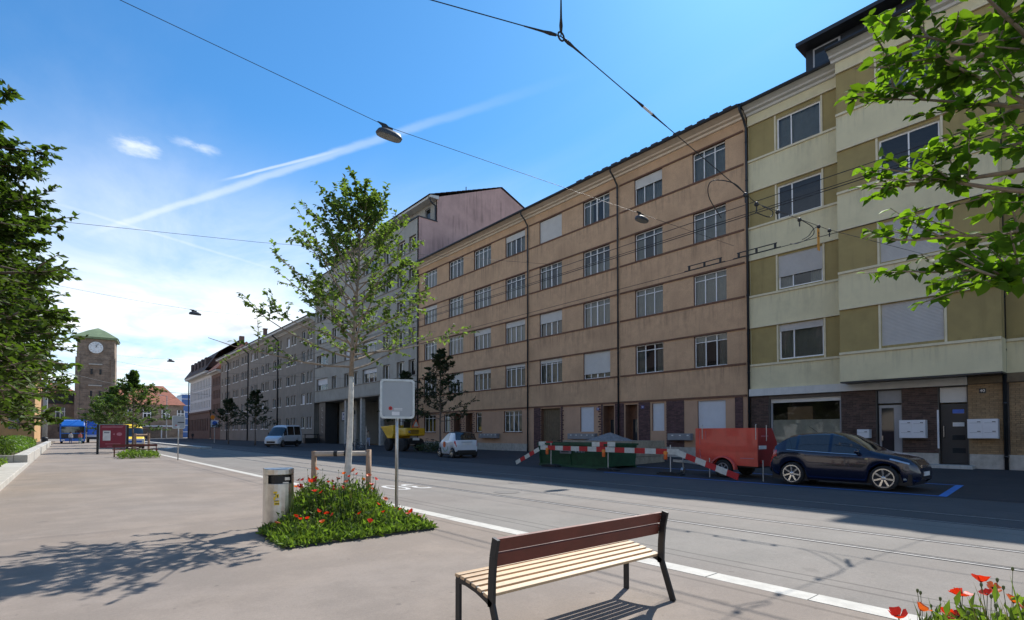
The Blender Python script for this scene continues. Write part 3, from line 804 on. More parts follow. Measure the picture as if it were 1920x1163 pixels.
# ---------------------------------------------------------------- pale green and olive house with bay
Gh = thing('apartment_house', 'pale green and olive banded house with projecting bay above the shop window', 'building')
GY0, GY1 = -14.0, 13.10
XO = 26.0                                  # bay plane
segs = [(8.62, GY1, XF), (3.34, 8.62, XO), (-8.0, 3.34, XF), (GY0, -8.0, XO)]
gw = {0: [(9.63, 11.65)], 1: [(5.0, 7.05)], 2: [(-0.2, 2.0), (-4.6, -2.4)], 3: [(-11.5, -9.5)]}
gshut = {(0, 0): 0.17, (0, 1): 0.62, (1, 0): 0.98, (1, 1): 0.98, (2, 1): 0.5}
GB = [(3.76, 5.03), (6.90, 8.57), (10.40, 12.12), (13.95, 15.62), (17.45, 18.10)]
GW = [(5.03, 6.90), (8.57, 10.40), (12.12, 13.95), (15.62, 17.45)]
for si, (a, b_, x) in enumerate(segs):
    for (za, zb) in GB: facade(Gh, 'spandrel', x, a, b_, za, zb, [], 'pale_green')
    for fi, (za, zb) in enumerate(GW):
        ops = [(c, d, FL[fi][0] - 0.02, FL[fi][1] - 0.06) for c, d in gw[si]]
        facade(Gh, 'olive_band', x + 0.06, a, b_, za, zb, ops, 'olive', rev=0.2, mrev='green_trim')
        q = MB(); q.box(x - 0.07, x + 0.05, a, b_, za - 0.10, za); q.build('ledge', 'green_trim', Gh)
        q = MB(); q.box(x - 0.04, x + 0.05, a, b_, zb, zb + 0.06); q.build('ledge', 'green_trim', Gh)
        for wi, (c, d) in enumerate(gw[si]):
            sh = gshut.get((si, fi), 0.0)
            for yy in (c - 0.10, d + 0.02):
                q = MB(); q.box(x + 0.02, x + 0.058, yy, yy + 0.08, za + 0.01, zb - 0.01); q.build('window_jamb', 'green_trim', Gh)
            window(Gh, x + 0.06, c, d, FL[fi][0] - 0.02, FL[fi][1] - 0.06, (2.0, 1) if si == 0 else (1, 1), 0, sh, cur=[1, 9, None, 3][fi], shm='shutter_grey', fw=0.07, rec=0.09)
    eaves(Gh, a - (0.0 if x == XF else 0.15), b_ + (0.0 if x == XF else 0.15), 17.95, x, 0.62, 'cornice_grey', 18.42)
for y in (8.62, 3.34, -8.0):                # bay cheeks
    for (za, zb) in GB:
        q = MB(); q.add([(XO, y, za), (XF + .1, y, za), (XF + .1, y, zb), (XO, y, zb)], [(0, 1, 2, 3)]); q.build('bay_cheek', 'pale_green', Gh)
    for (za, zb) in GW:
        yy = y - 0.02 if y != 3.34 else y + 0.02
        q = MB(); q.add([(XO + .06, yy, za), (XF + .1, yy, za), (XF + .1, yy, zb), (XO + .06, yy, zb)], [(0, 1, 2, 3)]); q.build('bay_cheek', 'olive', Gh)
for a, b_ in ((3.34, 8.62), (GY0, -8.0)):
    q = MB(); q.box(XO + 0.004, XF, a, b_, 3.70, 3.758); q.build('bay_soffit', 'anthracite', Gh)
# ground floor: fascia, shop window, doors, brick piers
GG = [(8.95, 12.15, 0.95, 3.22), (6.66, 7.55, 0.3, 3.36), (4.52, 5.40, 0.28, 3.36), (-1.5, 1.6, 0.9, 3.2)]
facade(Gh, 'ground_floor_wall', XF + 0.05, GY0, GY1, 0.05, 3.76, GG, 'mortar', rev=0.3, mrev='anthracite')
q = MB(); q.box(XF - 0.16, XF + 0.04, 4.48, GY1, 3.40, 3.757); q.build('fascia', 'cornice_grey', Gh)
q = MB(); q.box(XF - 0.10, XF + 0.04, GY0, 4.47, 3.42, 3.757); q.build('fascia', 'gate_wood', Gh)
for (a, b_, z0_, m1, m2) in ((12.18, 13.08, 0.12, 'brick_dark', 'mortar'), (7.58, 8.92, 0.12, 'brick_dark', 'mortar'), (5.43, 6.63, 0.72, 'brick_dark', 'mortar'),
                             (3.48, 4.49, 0.70, 'brick_tan', 'mortar_tan'), (1.63, 3.30, 0.70, 'brick_tan', 'mortar_tan'), (-4.0, -1.53, 0.7, 'brick_tan', 'mortar_tan')):
    bricks(Gh, 'brick_pier', XF + 0.03, a, b_, z0_, 3.40, m1, m2)
for a, b_ in ((5.43, 6.63), (3.42, 4.47), (1.63, 3.35)):
    q = MB(); q.box(XF - 0.05, XF + 0.045, a, b_, 0.02, 0.70); q.build('plinth', 'stone_base', Gh, bevel=0.015)
sw = window(Gh, XF + 0.05, *GG[0], (1,), 0, 0.0, None, 'win_grey', fw=0.09, name='shop_window', room=False, gm='shop_glass')
put('room', room_mesh(3.2, 2.27, 2.4), sw, (0.1, 0, 0))
q = MB(); q.box(0.05, 0.06, 0.1, 3.1, 0.1, 1.22); q.build('window_film', 'paper', sw)
q = MB(); q.box(0.14, 0.155, 1.3, 2.45, 1.0, 1.85); q.build('poster', 'poster', sw)
q = MB(); q.box(-0.02, 0.05, 0.02, 3.18, 2.07, 2.26); q.build('blind_box', 'shutter', sw)
q = MB(); q.box(XF - 0.0, XF + 0.2, 8.95, 12.15, 0.3, 0.94); q.build('stall_riser', 'box_white', Gh)
d1 = MB(); d1.box(XF + 0.22, XF + 0.27, 6.70, 7.52, 0.25, 2.72); d1 = d1.build('door', 'win_grey', Gh)
q = MB(); q.box(XF + 0.20, XF + 0.219, 6.98, 7.42, 0.45, 2.6); q.build('door_glass', 'glass_far', d1)
q = MB(); q.box(XF + 0.15, XF + 0.199, 7.38, 7.42, 1.2, 1.4); q.build('handle', 'steel', d1)
q = MB(); q.box(XF + 0.20, XF + 0.26, 6.68, 7.54, 2.80, 3.35); q.build('transom_panel', 'box_grey', Gh)
d2 = MB(); d2.box(XF + 0.20, XF + 0.26, 4.54, 5.38, 0.3, 2.68); d2 = d2.build('door', 'anthracite', Gh)
for zc_ in (0.72, 1.24, 1.76, 2.28):
    q = MB(); q.box(XF + 0.18, XF + 0.199, 4.62, 5.02, zc_, zc_ + 0.20); q.build('door_pane', 'glass_far', d2)
for zc_, m_ in ((2.29, 'sign_blue'), (1.77, 'paper')):
    q = MB(); q.box(XF + 0.172, XF + 0.178, 4.64, 5.0, zc_ + 0.01, zc_ + 0.17); q.build('notice', m_, d2)
q = MB(); q.tube([(XF + 0.13, 5.28, 1.35), (XF + 0.13, 5.28, 1.8)], 0.018, 8); q.box(XF + 0.13, XF + 0.20, 5.27, 5.29, 1.38, 1.41); q.box(XF + 0.13, XF + 0.20, 5.27, 5.29, 1.74, 1.77); q.build('handle', 'steel', d2)
q = MB(); q.box(XF + 0.12, XF + 0.24, 4.54, 5.38, 2.74, 3.34); q.build('transom_panel', 'shutter', Gh)
q = MB(); q.box(XF - 0.6, XF + 0.2, 4.3, 5.75, 0.05, 0.27); q.build('door_step', 'concrete', Gh, bevel=0.015)
q = MB(); q.box(XF - 0.02, XF + 0.02, 5.40, 5.46, 0.9, 2.45); q.build('door_strip', 'box_white', Gh)
def letterblock(ya, cols, rows, zb_, m_='box_white'):
    lb = MB(); lb.box(XF - 0.40, XF - 0.02, ya, ya + cols * 0.43 + 0.02, zb_, zb_ + rows * 0.36 + 0.02); lb = lb.build('letterbox', m_, Gh, bevel=0.008)
    for i in range(cols):
        for j in range(rows):
            q = MB(); q.box(XF - 0.415, XF - 0.401, ya + 0.02 + i * 0.43, ya + 0.43 + i * 0.43 - 0.01, zb_ + 0.02 + j * 0.36, zb_ + 0.36 + j * 0.36 - 0.01); q.build('flap', m_, lb)
            q = MB(); q.box(XF - 0.42, XF - 0.416, ya + 0.06 + i * 0.43, ya + 0.16 + i * 0.43, zb_ + 0.26 + j * 0.36, zb_ + 0.285 + j * 0.36); q.build('name_card', 'black', lb)
            q = MB(); q.box(XF - 0.424, XF - 0.4155, ya + 0.05 + i * 0.43, ya + 0.38 + i * 0.43, zb_ + 0.225 + j * 0.36, zb_ + 0.235 + j * 0.36); q.build('slot', 'box_grey', lb)
letterblock(5.77, 2, 2, 1.31); letterblock(3.58, 2, 2, 1.31); letterblock(7.74, 1, 1, 1.30); letterblock(2.2, 1, 1, 1.36)
pl = MB(); pl.box(XF - 0.02, XF + 0.0, 3.95, 4.15, 3.05, 3.23); pl = pl.build('number_plate', 'anthracite', Gh)
o = put('number', text_mesh('40', 0.15, 'win_white'), pl, (XF - 0.024, 4.05, 3.14)); o.rotation_euler = (R(90), 0, R(-90))
pipe(Gh, 3.40, XF, 0.1, 17.75, XF - 0.6, 0.065)
pipe(Gh, 13.12, XF - 0.02, 0.1, 17.75, XF - 0.8, 0.06)
q = MB(); q.tube([(XF - 0.03, 2.55, 0.1), (XF - 0.03, 2.55, 1.4)], 0.03, 8); q.build('cable_pipe', 'gate_wood', Gh)
q = MB(); roof_tiles(q, XF - 0.68, 18.40, XF + 6.2, 22.3, GY0, GY1 - 0.02, 16); q.add([(XF + 6.2, GY0, 22.3), (XF + 6.2, GY1, 22.3), (XF + 13, GY1, 18.3), (XF + 13, GY0, 18.3)], [(0, 1, 2, 3)]); q.build('roof', 'tile_dark', Gh)
q = MB(); q.add([(XO - 0.55, 3.2, 18.43), (XO - 0.55, 8.75, 18.43), (XF + 0.2, 8.75, 18.95), (XF + 0.2, 3.2, 18.95), (XO - 0.55, 3.2, 18.35), (XO - 0.55, 8.75, 18.35), (XF + .2, 8.75, 18.35), (XF + .2, 3.2, 18.35)], [(0, 1, 2, 3), (0, 4, 5, 1), (1, 5, 6, 2), (0, 3, 7, 4)]); q.build('bay_roof', 'tile_dark', Gh)
# long dormer with flat roof
dm = MB(); dm.box(27.9, 33.5, 1.0, 10.55, 18.6, 20.45); dm = dm.build('dormer', 'zinc_dark', Gh)
q = MB(); q.box(27.2, 33.6, 0.9, 10.75, 20.46, 20.64); q.build('dormer_roof', 'zinc_dark', dm)
for y in (2.0, 4.4, 6.8, 9.0):
    q = MB(); q.box(27.86, 27.899, y, y + 1.2, 19.0, 20.35); f_ = q.build('dormer_window', 'win_grey', dm)
    q = MB(); q.box(27.84, 27.859, y + 0.08, y + 1.12, 19.08, 20.27); q.build('dormer_pane', 'glass_far', dm)
shell(Gh, GY0 + 0.05, GY1 - 0.05, 0.05, 18.2, XF + 13, 'pale_green')

# ---------------------------------------------------------------- tall grey house with pink fire wall
C = thing('apartment_house', 'tall grey house with pink fire wall and dark passage at street level', 'building')
CY0, CY1 = 46.80, 75.6
crows = [(7.42, 9.05), (10.70, 12.28), (13.9, 15.4), (17.05, 18.45), (20.2, 21.8)]
cw = [(47.35, 48.75), (49.6, 51.3), (52.9, 54.5), (56.0, 59.8), (61.2, 62.7), (63.6, 65.2), (67.75, 69.3), (70.75, 74.85)]
ops = [(a, b_, za, zb) for za, zb in crows for a, b_ in cw]
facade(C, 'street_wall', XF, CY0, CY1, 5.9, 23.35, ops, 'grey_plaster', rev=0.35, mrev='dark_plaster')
for k, (a, b_, za, zb) in enumerate(ops):
    n = 3 if b_ - a > 3 else (2 if b_ - a > 1.45 else 1)
    window(C, XF, a, b_, za, zb, (1,) * n, 0, [0, 0, 0, 0.3, 0, 0.95, 0, 0.5][k % 8] if k % 5 else 0.0, cur=k + 2, rec=0.28, room=True, fw=0.08, mull=0.09, shm='box_white')
for za, zb in crows:
    q = MB(); q.box(XF - 0.06, XF + 0.02, CY0, CY1, za - 0.10, za - 0.01); q.build('sill_band', 'dark_plaster', C)
fw_ = [(27.0, 23.4), (29.2, 23.4), (29.2, 26.0), (37.6, 29.4), (46.0, 26.0), (46.0, 0.05), (27.0, 0.05)]
q = MB(); q.prism([(x, z) for x, z in fw_], CY0 - 0.0, CY0 + 0.25, 'y'); q.build('fire_wall', 'pink_plaster', C)
q = MB(); q.prism([(x, z) for x, z in fw_ if z > 1 or x > 40] + [], CY1 - 0.25, CY1, 'y'); q.build('far_wall', 'grey_plaster', C)
q = MB(); q.box(26.9, 29.2, CY0 - 0.06, CY1, 23.36, 23.46); q.build('parapet_cap', 'zinc_dark', C)
aw = [(48.2 + i * 3.4, 49.3 + i * 3.4, 23.9, 25.4) for i in range(8)]
facade(C, 'attic_wall', 29.2, CY0 + 0.1, CY1, 23.4, 25.9, aw, 'grey_plaster', rev=0.2)
for a_ in aw: window(C, 29.2, *a_, (1,), 0, 0, None, 'win_grey', rec=0.12)
q = MB(); q.prism([(28.3, 25.72), (28.3, 25.95), (29.3, 26.1), (29.3, 25.72)], CY0 - 0.1, CY1, 'y'); q.build('eaves', 'cornice_grey', C)
q = MB(); roof_tiles(q, 28.15, 25.98, 37.7, 29.55, CY0 - 0.12, CY1, 14); q.add([(37.7, CY0 - .12, 29.55), (37.7, CY1, 29.55), (46.3, CY1, 26), (46.3, CY0 - .12, 26)], [(0, 1, 2, 3)]); q.build('roof', 'tile_dark', C)
q = MB(); q.tube([(28.3, CY0 + 0.2, 25.85), (28.5, CY0 + 0.2, 25.4), (29.05, CY0 + 0.2, 25.1), (29.1, CY0 + 0.2, 23.5)], 0.09, 8); q.build('drainpipe', 'zinc_dark', C)
q = MB(); q.tube([(33.5, CY0 + 1.0, 27.5), (33.5, CY0 + 1.0, 28.7)], 0.05, 6); q.build('vent_pipe', 'zinc_dark', C)
# passage at street level
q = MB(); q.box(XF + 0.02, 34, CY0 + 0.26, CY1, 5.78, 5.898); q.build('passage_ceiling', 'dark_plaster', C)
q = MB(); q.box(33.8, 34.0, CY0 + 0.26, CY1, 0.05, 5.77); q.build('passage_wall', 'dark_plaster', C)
q = MB(); q.box(29.3, 33.79, 66.6, 72.3, 0.1, 5.77); q.build('shop_block', 'grey_plaster', C)
q = MB(); q.box(29.24, 29.295, 67.6, 70.4, 0.12, 2.6); q.build('shop_door', 'black', C)
q = MB(); q.box(28.95, 29.20, 67.1, 70.7, 3.15, 4.55); sg = q.build('shop_sign', 'anthracite', C)
q = MB(); q.box(28.92, 28.945, 67.3, 70.5, 3.3, 4.42); q.build('sign_panel', 'box_white', sg)
q = MB(); q.box(28.905, 28.918, 67.7, 69.6, 3.72, 3.84); q.box(28.905, 28.918, 69.8, 70.1, 3.95, 4.2); q.box(28.905, 28.918, 69.8, 70.1, 3.5, 3.62); q.build('sign_marks', 'house_blue', sg)
q = MB(); q.box(27.3, 29.0, 72.3, 74.6, 0.1, 5.77); q.build('dark_pier', 'anthracite', C)
q = MB()
for i in range(11):
    z = 1.6 + i * 0.33
    for k in range(3): q.box(27.26, 27.298, 73.0 + (k % 2) * 0.12 + 0.2 * ((i * 7 + k * 3) % 3), 73.35 + 0.2 * ((i * 5 + k) % 3), z + k * 0.085, z + k * 0.085 + 0.045)
q.build('vertical_lettering', 'box_grey', C)
for y in (50.5, 55.5, 60.5, 65.2):
    q = MB(); q.box(27.25, 27.7, y, y + 0.45, 0.05, 5.77); q.build('pillar', 'concrete', C)
q = MB(); q.add([(46, CY0 + .3, 0), (46, CY1, 0), (46, CY1, 26), (46, CY0 + .3, 26)], [(0, 1, 2, 3)]); q.build('rear_wall', 'grey_plaster', C)
q = MB(); q.box(XF + .4, 45.8, CY0 + .3, CY1 - .3, 23.2, 23.3); q.build('attic_floor', 'dark_plaster', C)

# ---------------------------------------------------------------- long low grey-brown house
D = thing('apartment_house', 'long grey-brown four-storey house with paired small windows behind the parked van', 'building')
DY0, DY1 = 75.7, 135.0
drows = [(2.3, 3.9), (5.85, 7.35), (8.98, 10.5), (12.1, 13.7), (15.2, 16.7)]
dops = []
y = 76.6
while y < 133:
    for k, wd in enumerate((0.75, 0.75, 1.5)):
        if y + wd < DY1 - 0.4:
            for za, zb in drows: dops.append((y, y + wd, za, zb))
        y += wd + (0.55 if k < 1 else 1.0)
    y += 1.5
facade(D, 'street_wall', XF, DY0, DY1, 0.05, 17.6, dops, 'dark_plaster', rev=0.28)
for k, (a, b_, za, zb) in enumerate(dops):
    o = put('window', cached(('fwf', round(b_ - a, 2), round(zb - za, 2)), lambda: MB().box(0, .05, 0, .08, 0, zb - za).box(0, .05, b_ - a - .08, b_ - a, 0, zb - za).box(0, .05, .08, b_ - a - .08, 0, .09).box(0, .05, .08, b_ - a - .08, zb - za - .09, zb - za).box(-0.25, 0.05, -0.06, b_ - a + .06, -0.11, -0.002).mesh('window', 'win_white')), D, (XF + 0.2, a, za))
    put('pane', pane_mesh(b_ - a, zb - za, 'glass_far'), o, (0.03, 0, 0))
    if k % 9 == 2: put('curtain', pane_mesh(b_ - a, (zb - za) * 0.8, 'box_white'), o, (0.012, 0, 0.1))
eaves(D, DY0, DY1 + 0.4, 17.45, XF, 1.0, 'cornice_grey', 18.25)
q = MB(); roof_tiles(q, XF - 1.05, 18.22, XF + 7, 21.2, DY0, DY1 + 0.4, 12); q.add([(XF + 7, DY0, 21.2), (XF + 7, DY1 + .4, 21.2), (XF + 14, DY1 + .4, 18.2), (XF + 14, DY0, 18.2)], [(0, 1, 2, 3)]); q.build('roof', 'tile_dark', D)
for y in (92.5, 111.2, 128): pipe(D, y, XF, 0.1, 17.2, XF - 1.0, 0.12)
shell(D, DY0 + .3, DY1 - .05, 0.05, 18.0, XF + 14, 'dark_plaster')
ch = MB(); ch.box(29.4, 30.0, 110, 110.7, 18.5, 21.8); ch.box(29.3, 30.1, 109.9, 110.8, 21.8, 21.95); ch.build('chimney', 'red_stone', D)

# ---------------------------------------------------------------- dark house with red hipped roof, white house on red stone
E_ = thing('apartment_house', 'narrow dark brown house with tall windows and red hipped roof', 'building')
ops = [(136.0 + i * 1.6, 136.8 + i * 1.6, za, za + 2.0) for i in range(5) for za in (2.6, 6.4, 9.6, 12.6)]
facade(E_, 'street_wall', XF, 135.1, 145.0, 0.05, 15.6, ops, 'red_stone', rev=0.25)
for a, b_, za, zb in ops:
    o = put('window', pane_mesh(b_ - a, zb - za, 'glass_far'), E_, (XF + 0.2, a, za))
eaves(E_, 135.1, 145.2, 15.4, XF, 0.9, 'cornice_grey', 16.2)
q = MB(); q.add([(XF - 1, 135, 16.2), (XF - 1, 145.2, 16.2), (XF + 13, 145.2, 16.2), (XF + 13, 135, 16.2), (XF + 6, 138, 23.5), (XF + 6, 142.5, 23.5)], [(0, 1, 5, 4), (1, 2, 5), (2, 3, 4, 5), (3, 0, 4)]); rf = q.build('roof', 'tile_red', E_)
q = MB(); q.box(XF + 5, XF + 6, 140, 141, 22.5, 25.0); q.build('chimney', 'red_stone', rf)
shell(E_, 135.2, 144.9, 0.05, 16.0, XF + 13, 'red_stone')
F_ = thing('corner_house', 'white house over red stone base at the corner by the station square', 'building')
ops = [(146.6 + i * 2.0, 147.5 + i * 2.0, za, zb) for i in range(13) for za, zb in ((7.9, 9.7), (10.3, 12.4), (13.0, 15.2))]
facade(F_, 'street_wall', XF, 145.1, 173.5, 7.1, 15.9, ops, 'white_facade', rev=0.3)
for a, b_, za, zb in ops: put('window', pane_mesh(b_ - a, zb - za, 'glass_far'), F_, (XF + 0.2, a, za))
ops = [(147.2 + i * 2.2, 148.4 + i * 2.2, 2.2, 5.2) for i in range(12)]
facade(F_, 'base_wall', XF - 0.2, 145.1, 173.6, 0.05, 7.1, ops, 'red_stone', rev=0.3)
for a, b_, za, zb in ops: put('window', pane_mesh(b_ - a, zb - za, 'glass_far'), F_, (XF + 0.05, a, za))
q = MB(); q.box(XF - 0.45, XF, 145.1, 173.8, 6.7, 7.15); q.build('string_course', 'red_stone', F_)
eaves(F_, 145.1, 174.0, 15.8, XF, 1.3, 'cornice_grey', 16.8)
q = MB(); q.add([(XF - 1.4, 145.1, 16.8), (XF - 1.4, 174.2, 16.8), (XF + 1.5, 172, 21.5), (XF + 1.5, 145.1, 21.5), (XF + 7, 169, 25.5), (XF + 7, 148, 25.5), (XF + 14, 174, 16.8), (XF + 14, 145.1, 16.8)], [(0, 1, 2, 3), (3, 2, 4, 5), (1, 6, 4, 2), (5, 4, 6, 7)]); q.build('mansard_roof', 'tile_dark', F_)
for i in range(5):
    q = MB(); q.box(XF - 0.7, XF + 2.5, 148 + i * 4.6, 150 + i * 4.6, 17.8, 20.2); q.build('dormer', 'tile_dark', F_)
shell(F_, 145.2, 173.4, 0.05, 16.6, XF + 14, 'white_facade')
q = MB(); q.tube([(XF - 0.35, 173.4, 0.1), (XF - 0.35, 173.4, 16.2)], 0.14, 8); q.build('drainpipe', 'zinc_dark', F_)

# ---------------------------------------------------------------- station with clock tower
T = thing('clock_tower', 'square stone clock tower with green hipped roof at the end of the street', 'tower', (7.35, 205, 0), R(-7))
q = MB(); n = 24
for i in range(n):
    z0_, z1_ = i * 29.6 / n, (i + 1) * 29.6 / n
    h_ = 4.75 - 0.35 * i / n + random.uniform(-0.02, 0.02)
    q.box(-h_, h_, -h_, h_, z0_ + 0.02, z1_ - 0.02)
q.box(-4.3, 4.3, -4.3, 4.3, 0, 29.55)
q.build('tower_shaft', 'tower_stone', T)
for sx in (-1, 1):
    q = MB(); q.box(sx * 4.2 - 0.5, sx * 4.2 + 0.5, -4.95, -4.0, 0, 24); q.build('corner_buttress', 'tower_stone', T)
q = MB(); q.box(-5.1, 5.1, -5.1, 5.1, 29.6, 30.1); q.build('tower_cornice', 'copper_green', T)
q = MB(); q.add([(-5.3, -5.3, 30.1), (5.3, -5.3, 30.1), (5.3, 5.3, 30.1), (-5.3, 5.3, 30.1), (-2.2, -2.2, 32.35), (2.2, -2.2, 32.35), (2.2, 2.2, 32.35), (-2.2, 2.2, 32.35), (0, 0, 33.6)],
             [(0, 1, 5, 4), (1, 2, 6, 5), (2, 3, 7, 6), (3, 0, 4, 7), (4, 5, 8), (5, 6, 8), (6, 7, 8), (7, 4, 8)]); q.build('tower_roof', 'copper_green', T)
ck = MB(); ck.lathe([(1.72, -4.60), (1.72, -4.85), (1.60, -4.87), (0.01, -4.87)], 32, (0, 0, 27.0), 'y'); ck = ck.build('clock_face', 'clock_white', T)
for k in range(12):
    a = k * math.pi / 6; q = MB()
    q.beam((1.15 * math.sin(a), -4.90, 27 + 1.15 * math.cos(a)), (1.48 * math.sin(a), -4.90, 27 + 1.48 * math.cos(a)), 0.04, 0.12, up=(0, 1, 0)); q.build('hour_mark', 'black', ck)
for a, L, w_ in ((R(3), 0.85, 0.22), (R(25), 1.25, 0.16)):
    q = MB(); q.beam((-0.1 * math.sin(a), -4.93, 27 - 0.1 * math.cos(a)), (L * math.sin(a), -4.93, 27 + L * math.cos(a)), 0.04, w_, up=(0, 1, 0)); q.build('clock_hand', 'black', ck)
for z in (21.8, 15.5):
    q = MB(); q.box(-1.6, 1.6, -5.0, -4.6, z, z + 0.4); q.build('string_course', 'stone_base', T)
for z in (19, 12.5):
    for x in (-1.2, 0.9):
        q = MB(); q.box(x, x + 0.5, -4.76, -4.4, z, z + 1.6); q.build('slit_window', 'black', T)
ST = thing('station_hall', 'long station hall with red tiled hipped roof beside the clock tower', 'building', (0, 0, 0))
sops = [(-14 + i * 5.0, -11.6 + i * 5.0, 4.6, 7.8) for i in range(10)]
def hall(x0, x1, zr, ze, nm):
    q = MB(); q.box(x0, x1, 208, 222, 0, ze); q.build('hall_wall', 'tower_stone', ST)
    q = MB(); q.add([(x0 - .6, 207.2, ze), (x1 + .6, 207.2, ze), (x1 + .6, 223, ze), (x0 - .6, 223, ze), (x0 + 3, 215, zr), (x1 - 5, 215, zr)], [(0, 1, 5, 4), (1, 2, 5), (2, 3, 4, 5), (3, 0, 4)]); q.build('hall_roof', 'tile_red', ST)
hall(-9, 3, 17.2, 13.5, 'a'); hall(11.2, 30.5, 17.6, 10.9, 'b')
for x, z in ((-2.2, 6.2), (14.2, 6.2), (19.2, 6.2), (24.3, 6.2), (28.6, 6.2)):
    f_ = MB(); f_.box(x, x + 2.3, 207.85, 207.99, z, z + 3.0); f_ = f_.build('window', 'glass_far', ST)
    for k in range(3):
        q = MB(); q.box(x + 0.05 + k * 1.0, x + 0.25 + k * 1.0, 207.75, 207.84, z, z + 3.0); q.build('mullion', 'win_white', f_)
    q = MB(); q.box(x, x + 2.3, 207.70, 207.745, z + 1.7, z + 1.95); q.build('crossbar', 'win_white', f_)
q = MB(); q.box(-4.5, 2.0, 207.8, 207.95, 10.3, 13.3); q.build('loggia', 'black', ST)
q = MB(); q.box(10.0, 28, 196, 204, 3.6, 4.0); 
for x in (11, 17, 23, 27.5): q.box(x, x + .3, 197, 197.3, -0.02, 3.6)
tag(q.build('tram_shelter', 'box_white'), 'flat white canopy on posts in front of the station', 'shelter')
q = MB(); q.box(15.5, 16.5, 212, 213.2, 15.2, 16.6); q.build('roof_hatch', 'zinc_dark', ST)
bt = thing('office_tower', 'blue glass office block rising behind the white corner house', 'building', (0, 0, 0))
q = MB(); q.box(34.0, 46, 236, 248, 0, 16.4); q.build('glass_wall', 'blue_glass', bt)
for i in range(6):
    q = MB(); q.box(33.9, 46, 235.9, 235.99, 2 + i * 2.5, 2.3 + i * 2.5); q.build('floor_band', 'box_white', bt)
# ochre house behind the trees on the left
O = thing('ochre_house', 'ochre house half hidden behind the left trees', 'building')
q = MB(); q.box(-18, -3.6, 112, 140, 0, 13.2); q.build('wall', 'ochre', O)
q = MB(); q.prism([(-18.8, 13.2), (-2.8, 13.2), (-2.8, 13.6), (-10.5, 17), (-18.8, 13.6)], 111.2, 141, 'y'); q.build('roof', 'tile_dark', O)
for i in range(4):
    for z in (2.2, 5.6, 9.2):
        q = MB(); q.box(-16.5 + i * 3.3, -15.2 + i * 3.3, 111.93, 111.99, z, z + 1.8); q.build('window', 'glass_far', O)

# unseen houses across the plaza, added for pane reflections, warm bounce and blocking sky haze
for k, (a, b_, hh, lab, m_) in enumerate(((-42, -12, 13.5, 'unseen cream house across the plaza facing the green and olive house', 'white_facade'), (-11.6, 22, 15.0, 'unseen sand coloured house across the plaza facing the brown house', 'cornice'), (22.4, 60, 13.0, 'unseen pale house across the plaza behind the left lawn trees', 'cornice_grey'), (60.5, 108, 17.0, 'unseen tall grey house across the plaza between the lawn trees and the ochre house', 'grey_plaster'), (143, 215, 17.0, 'unseen long brown house across the square beyond the ochre house', 'brown_plaster'))):
    oh = thing('unseen_opposite_house', lab, 'building')
    q = MB(); q.box(-37, -25, a, b_, -0.1, hh); q.build('wall', m_, oh)
    q = MB(); q.prism([(-37.6, hh), (-24.2, hh), (-31, hh + 4.5)], a, b_, 'y'); q.build('roof', 'tile_red' if k % 2 else 'tile_dark', oh)
    wm = cached('opw', lambda: MB().box(-24.99, -24.95, 0, 1.5, 0, 1.7).mesh('window', 'glass_far'))
    y = a + 1.4
    while y < b_ - 2.5:
        for z in (1.2, 4.4, 7.6, 10.6): put('window', wm, oh, (0, y, z))
        y += 3.3

# ------------------------------------------------------------------ trees and plants
def leaf_mesh_np(name, pts, nrm, dirs, size, m, parent=None, aspect=0.62, fold=0.25, shape=4):
    """one foliage mesh of folded leaf blades; pts/nrm/dirs (n,3)"""
    n = len(pts)
    d = dirs / (np.linalg.norm(dirs, axis=1, keepdims=True) + 1e-9)
    s_ = np.cross(d, nrm); s_ /= (np.linalg.norm(s_, axis=1, keepdims=True) + 1e-9)
    u = np.cross(s_, d)
    L = size[:, None]; Wd = L * aspect
    if shape == 4:
        v = np.stack([pts, pts + d * L * 0.45 + s_ * Wd * 0.5 + u * L * fold * 0.4, pts + d * L, pts + d * L * 0.45 - s_ * Wd * 0.5 + u * L * fold * 0.4], 1)
        idx = np.array([[0, 1, 2], [0, 2, 3]]); nv = 4
    else:
        v = np.stack([pts, pts + d * L * 0.25 + s_ * Wd * 0.42 + u * L * fold * .3, pts + d * L * 0.62 + s_ * Wd * 0.42 + u * L * fold * .3, pts + d * L - u * L * 0.10,
                      pts + d * L * 0.62 - s_ * Wd * 0.42 + u * L * fold * .3, pts + d * L * 0.25 - s_ * Wd * 0.42 + u * L * fold * .3, pts + d * L * 0.45], 1)
        idx = np.array([[0, 1, 6], [1, 2, 6], [2, 3, 6], [3, 4, 6], [4, 5, 6], [5, 0, 6]]); nv = 7
    V = v.reshape(-1, 3)
    F = (idx[None] + (np.arange(n) * nv)[:, None, None]).reshape(-1, 3)
    me = bpy.data.meshes.new(name)
    me.vertices.add(len(V)); me.vertices.foreach_set('co', V.astype(np.float32).ravel())
    me.loops.add(F.size); me.loops.foreach_set('vertex_index', F.astype(np.int32).ravel())
    me.polygons.add(len(F)); me.polygons.foreach_set('loop_start', (np.arange(len(F)) * 3).astype(np.int32)); me.polygons.foreach_set('loop_total', np.full(len(F), 3, np.int32))
    me.update(calc_edges=True); me.materials.append(M[m])
    return stuff(put(name, me, parent))

def rnd_unit(n):
    v = RNG.normal(size=(n, 3)); return v / np.linalg.norm(v, axis=1, keepdims=True)

def branch_pts(p0, d0, L, n, curl, wob, rr):
    p = Vector(p0); d = Vector(d0).normalized(); out = [p.copy()]
    for i in range(n):
        d = (d + Vector((rr.uniform(-wob, wob), rr.uniform(-wob, wob), curl + rr.uniform(-wob, wob)))).normalized()
        p = p + d * (L / n); out.append(p.copy())
    return out

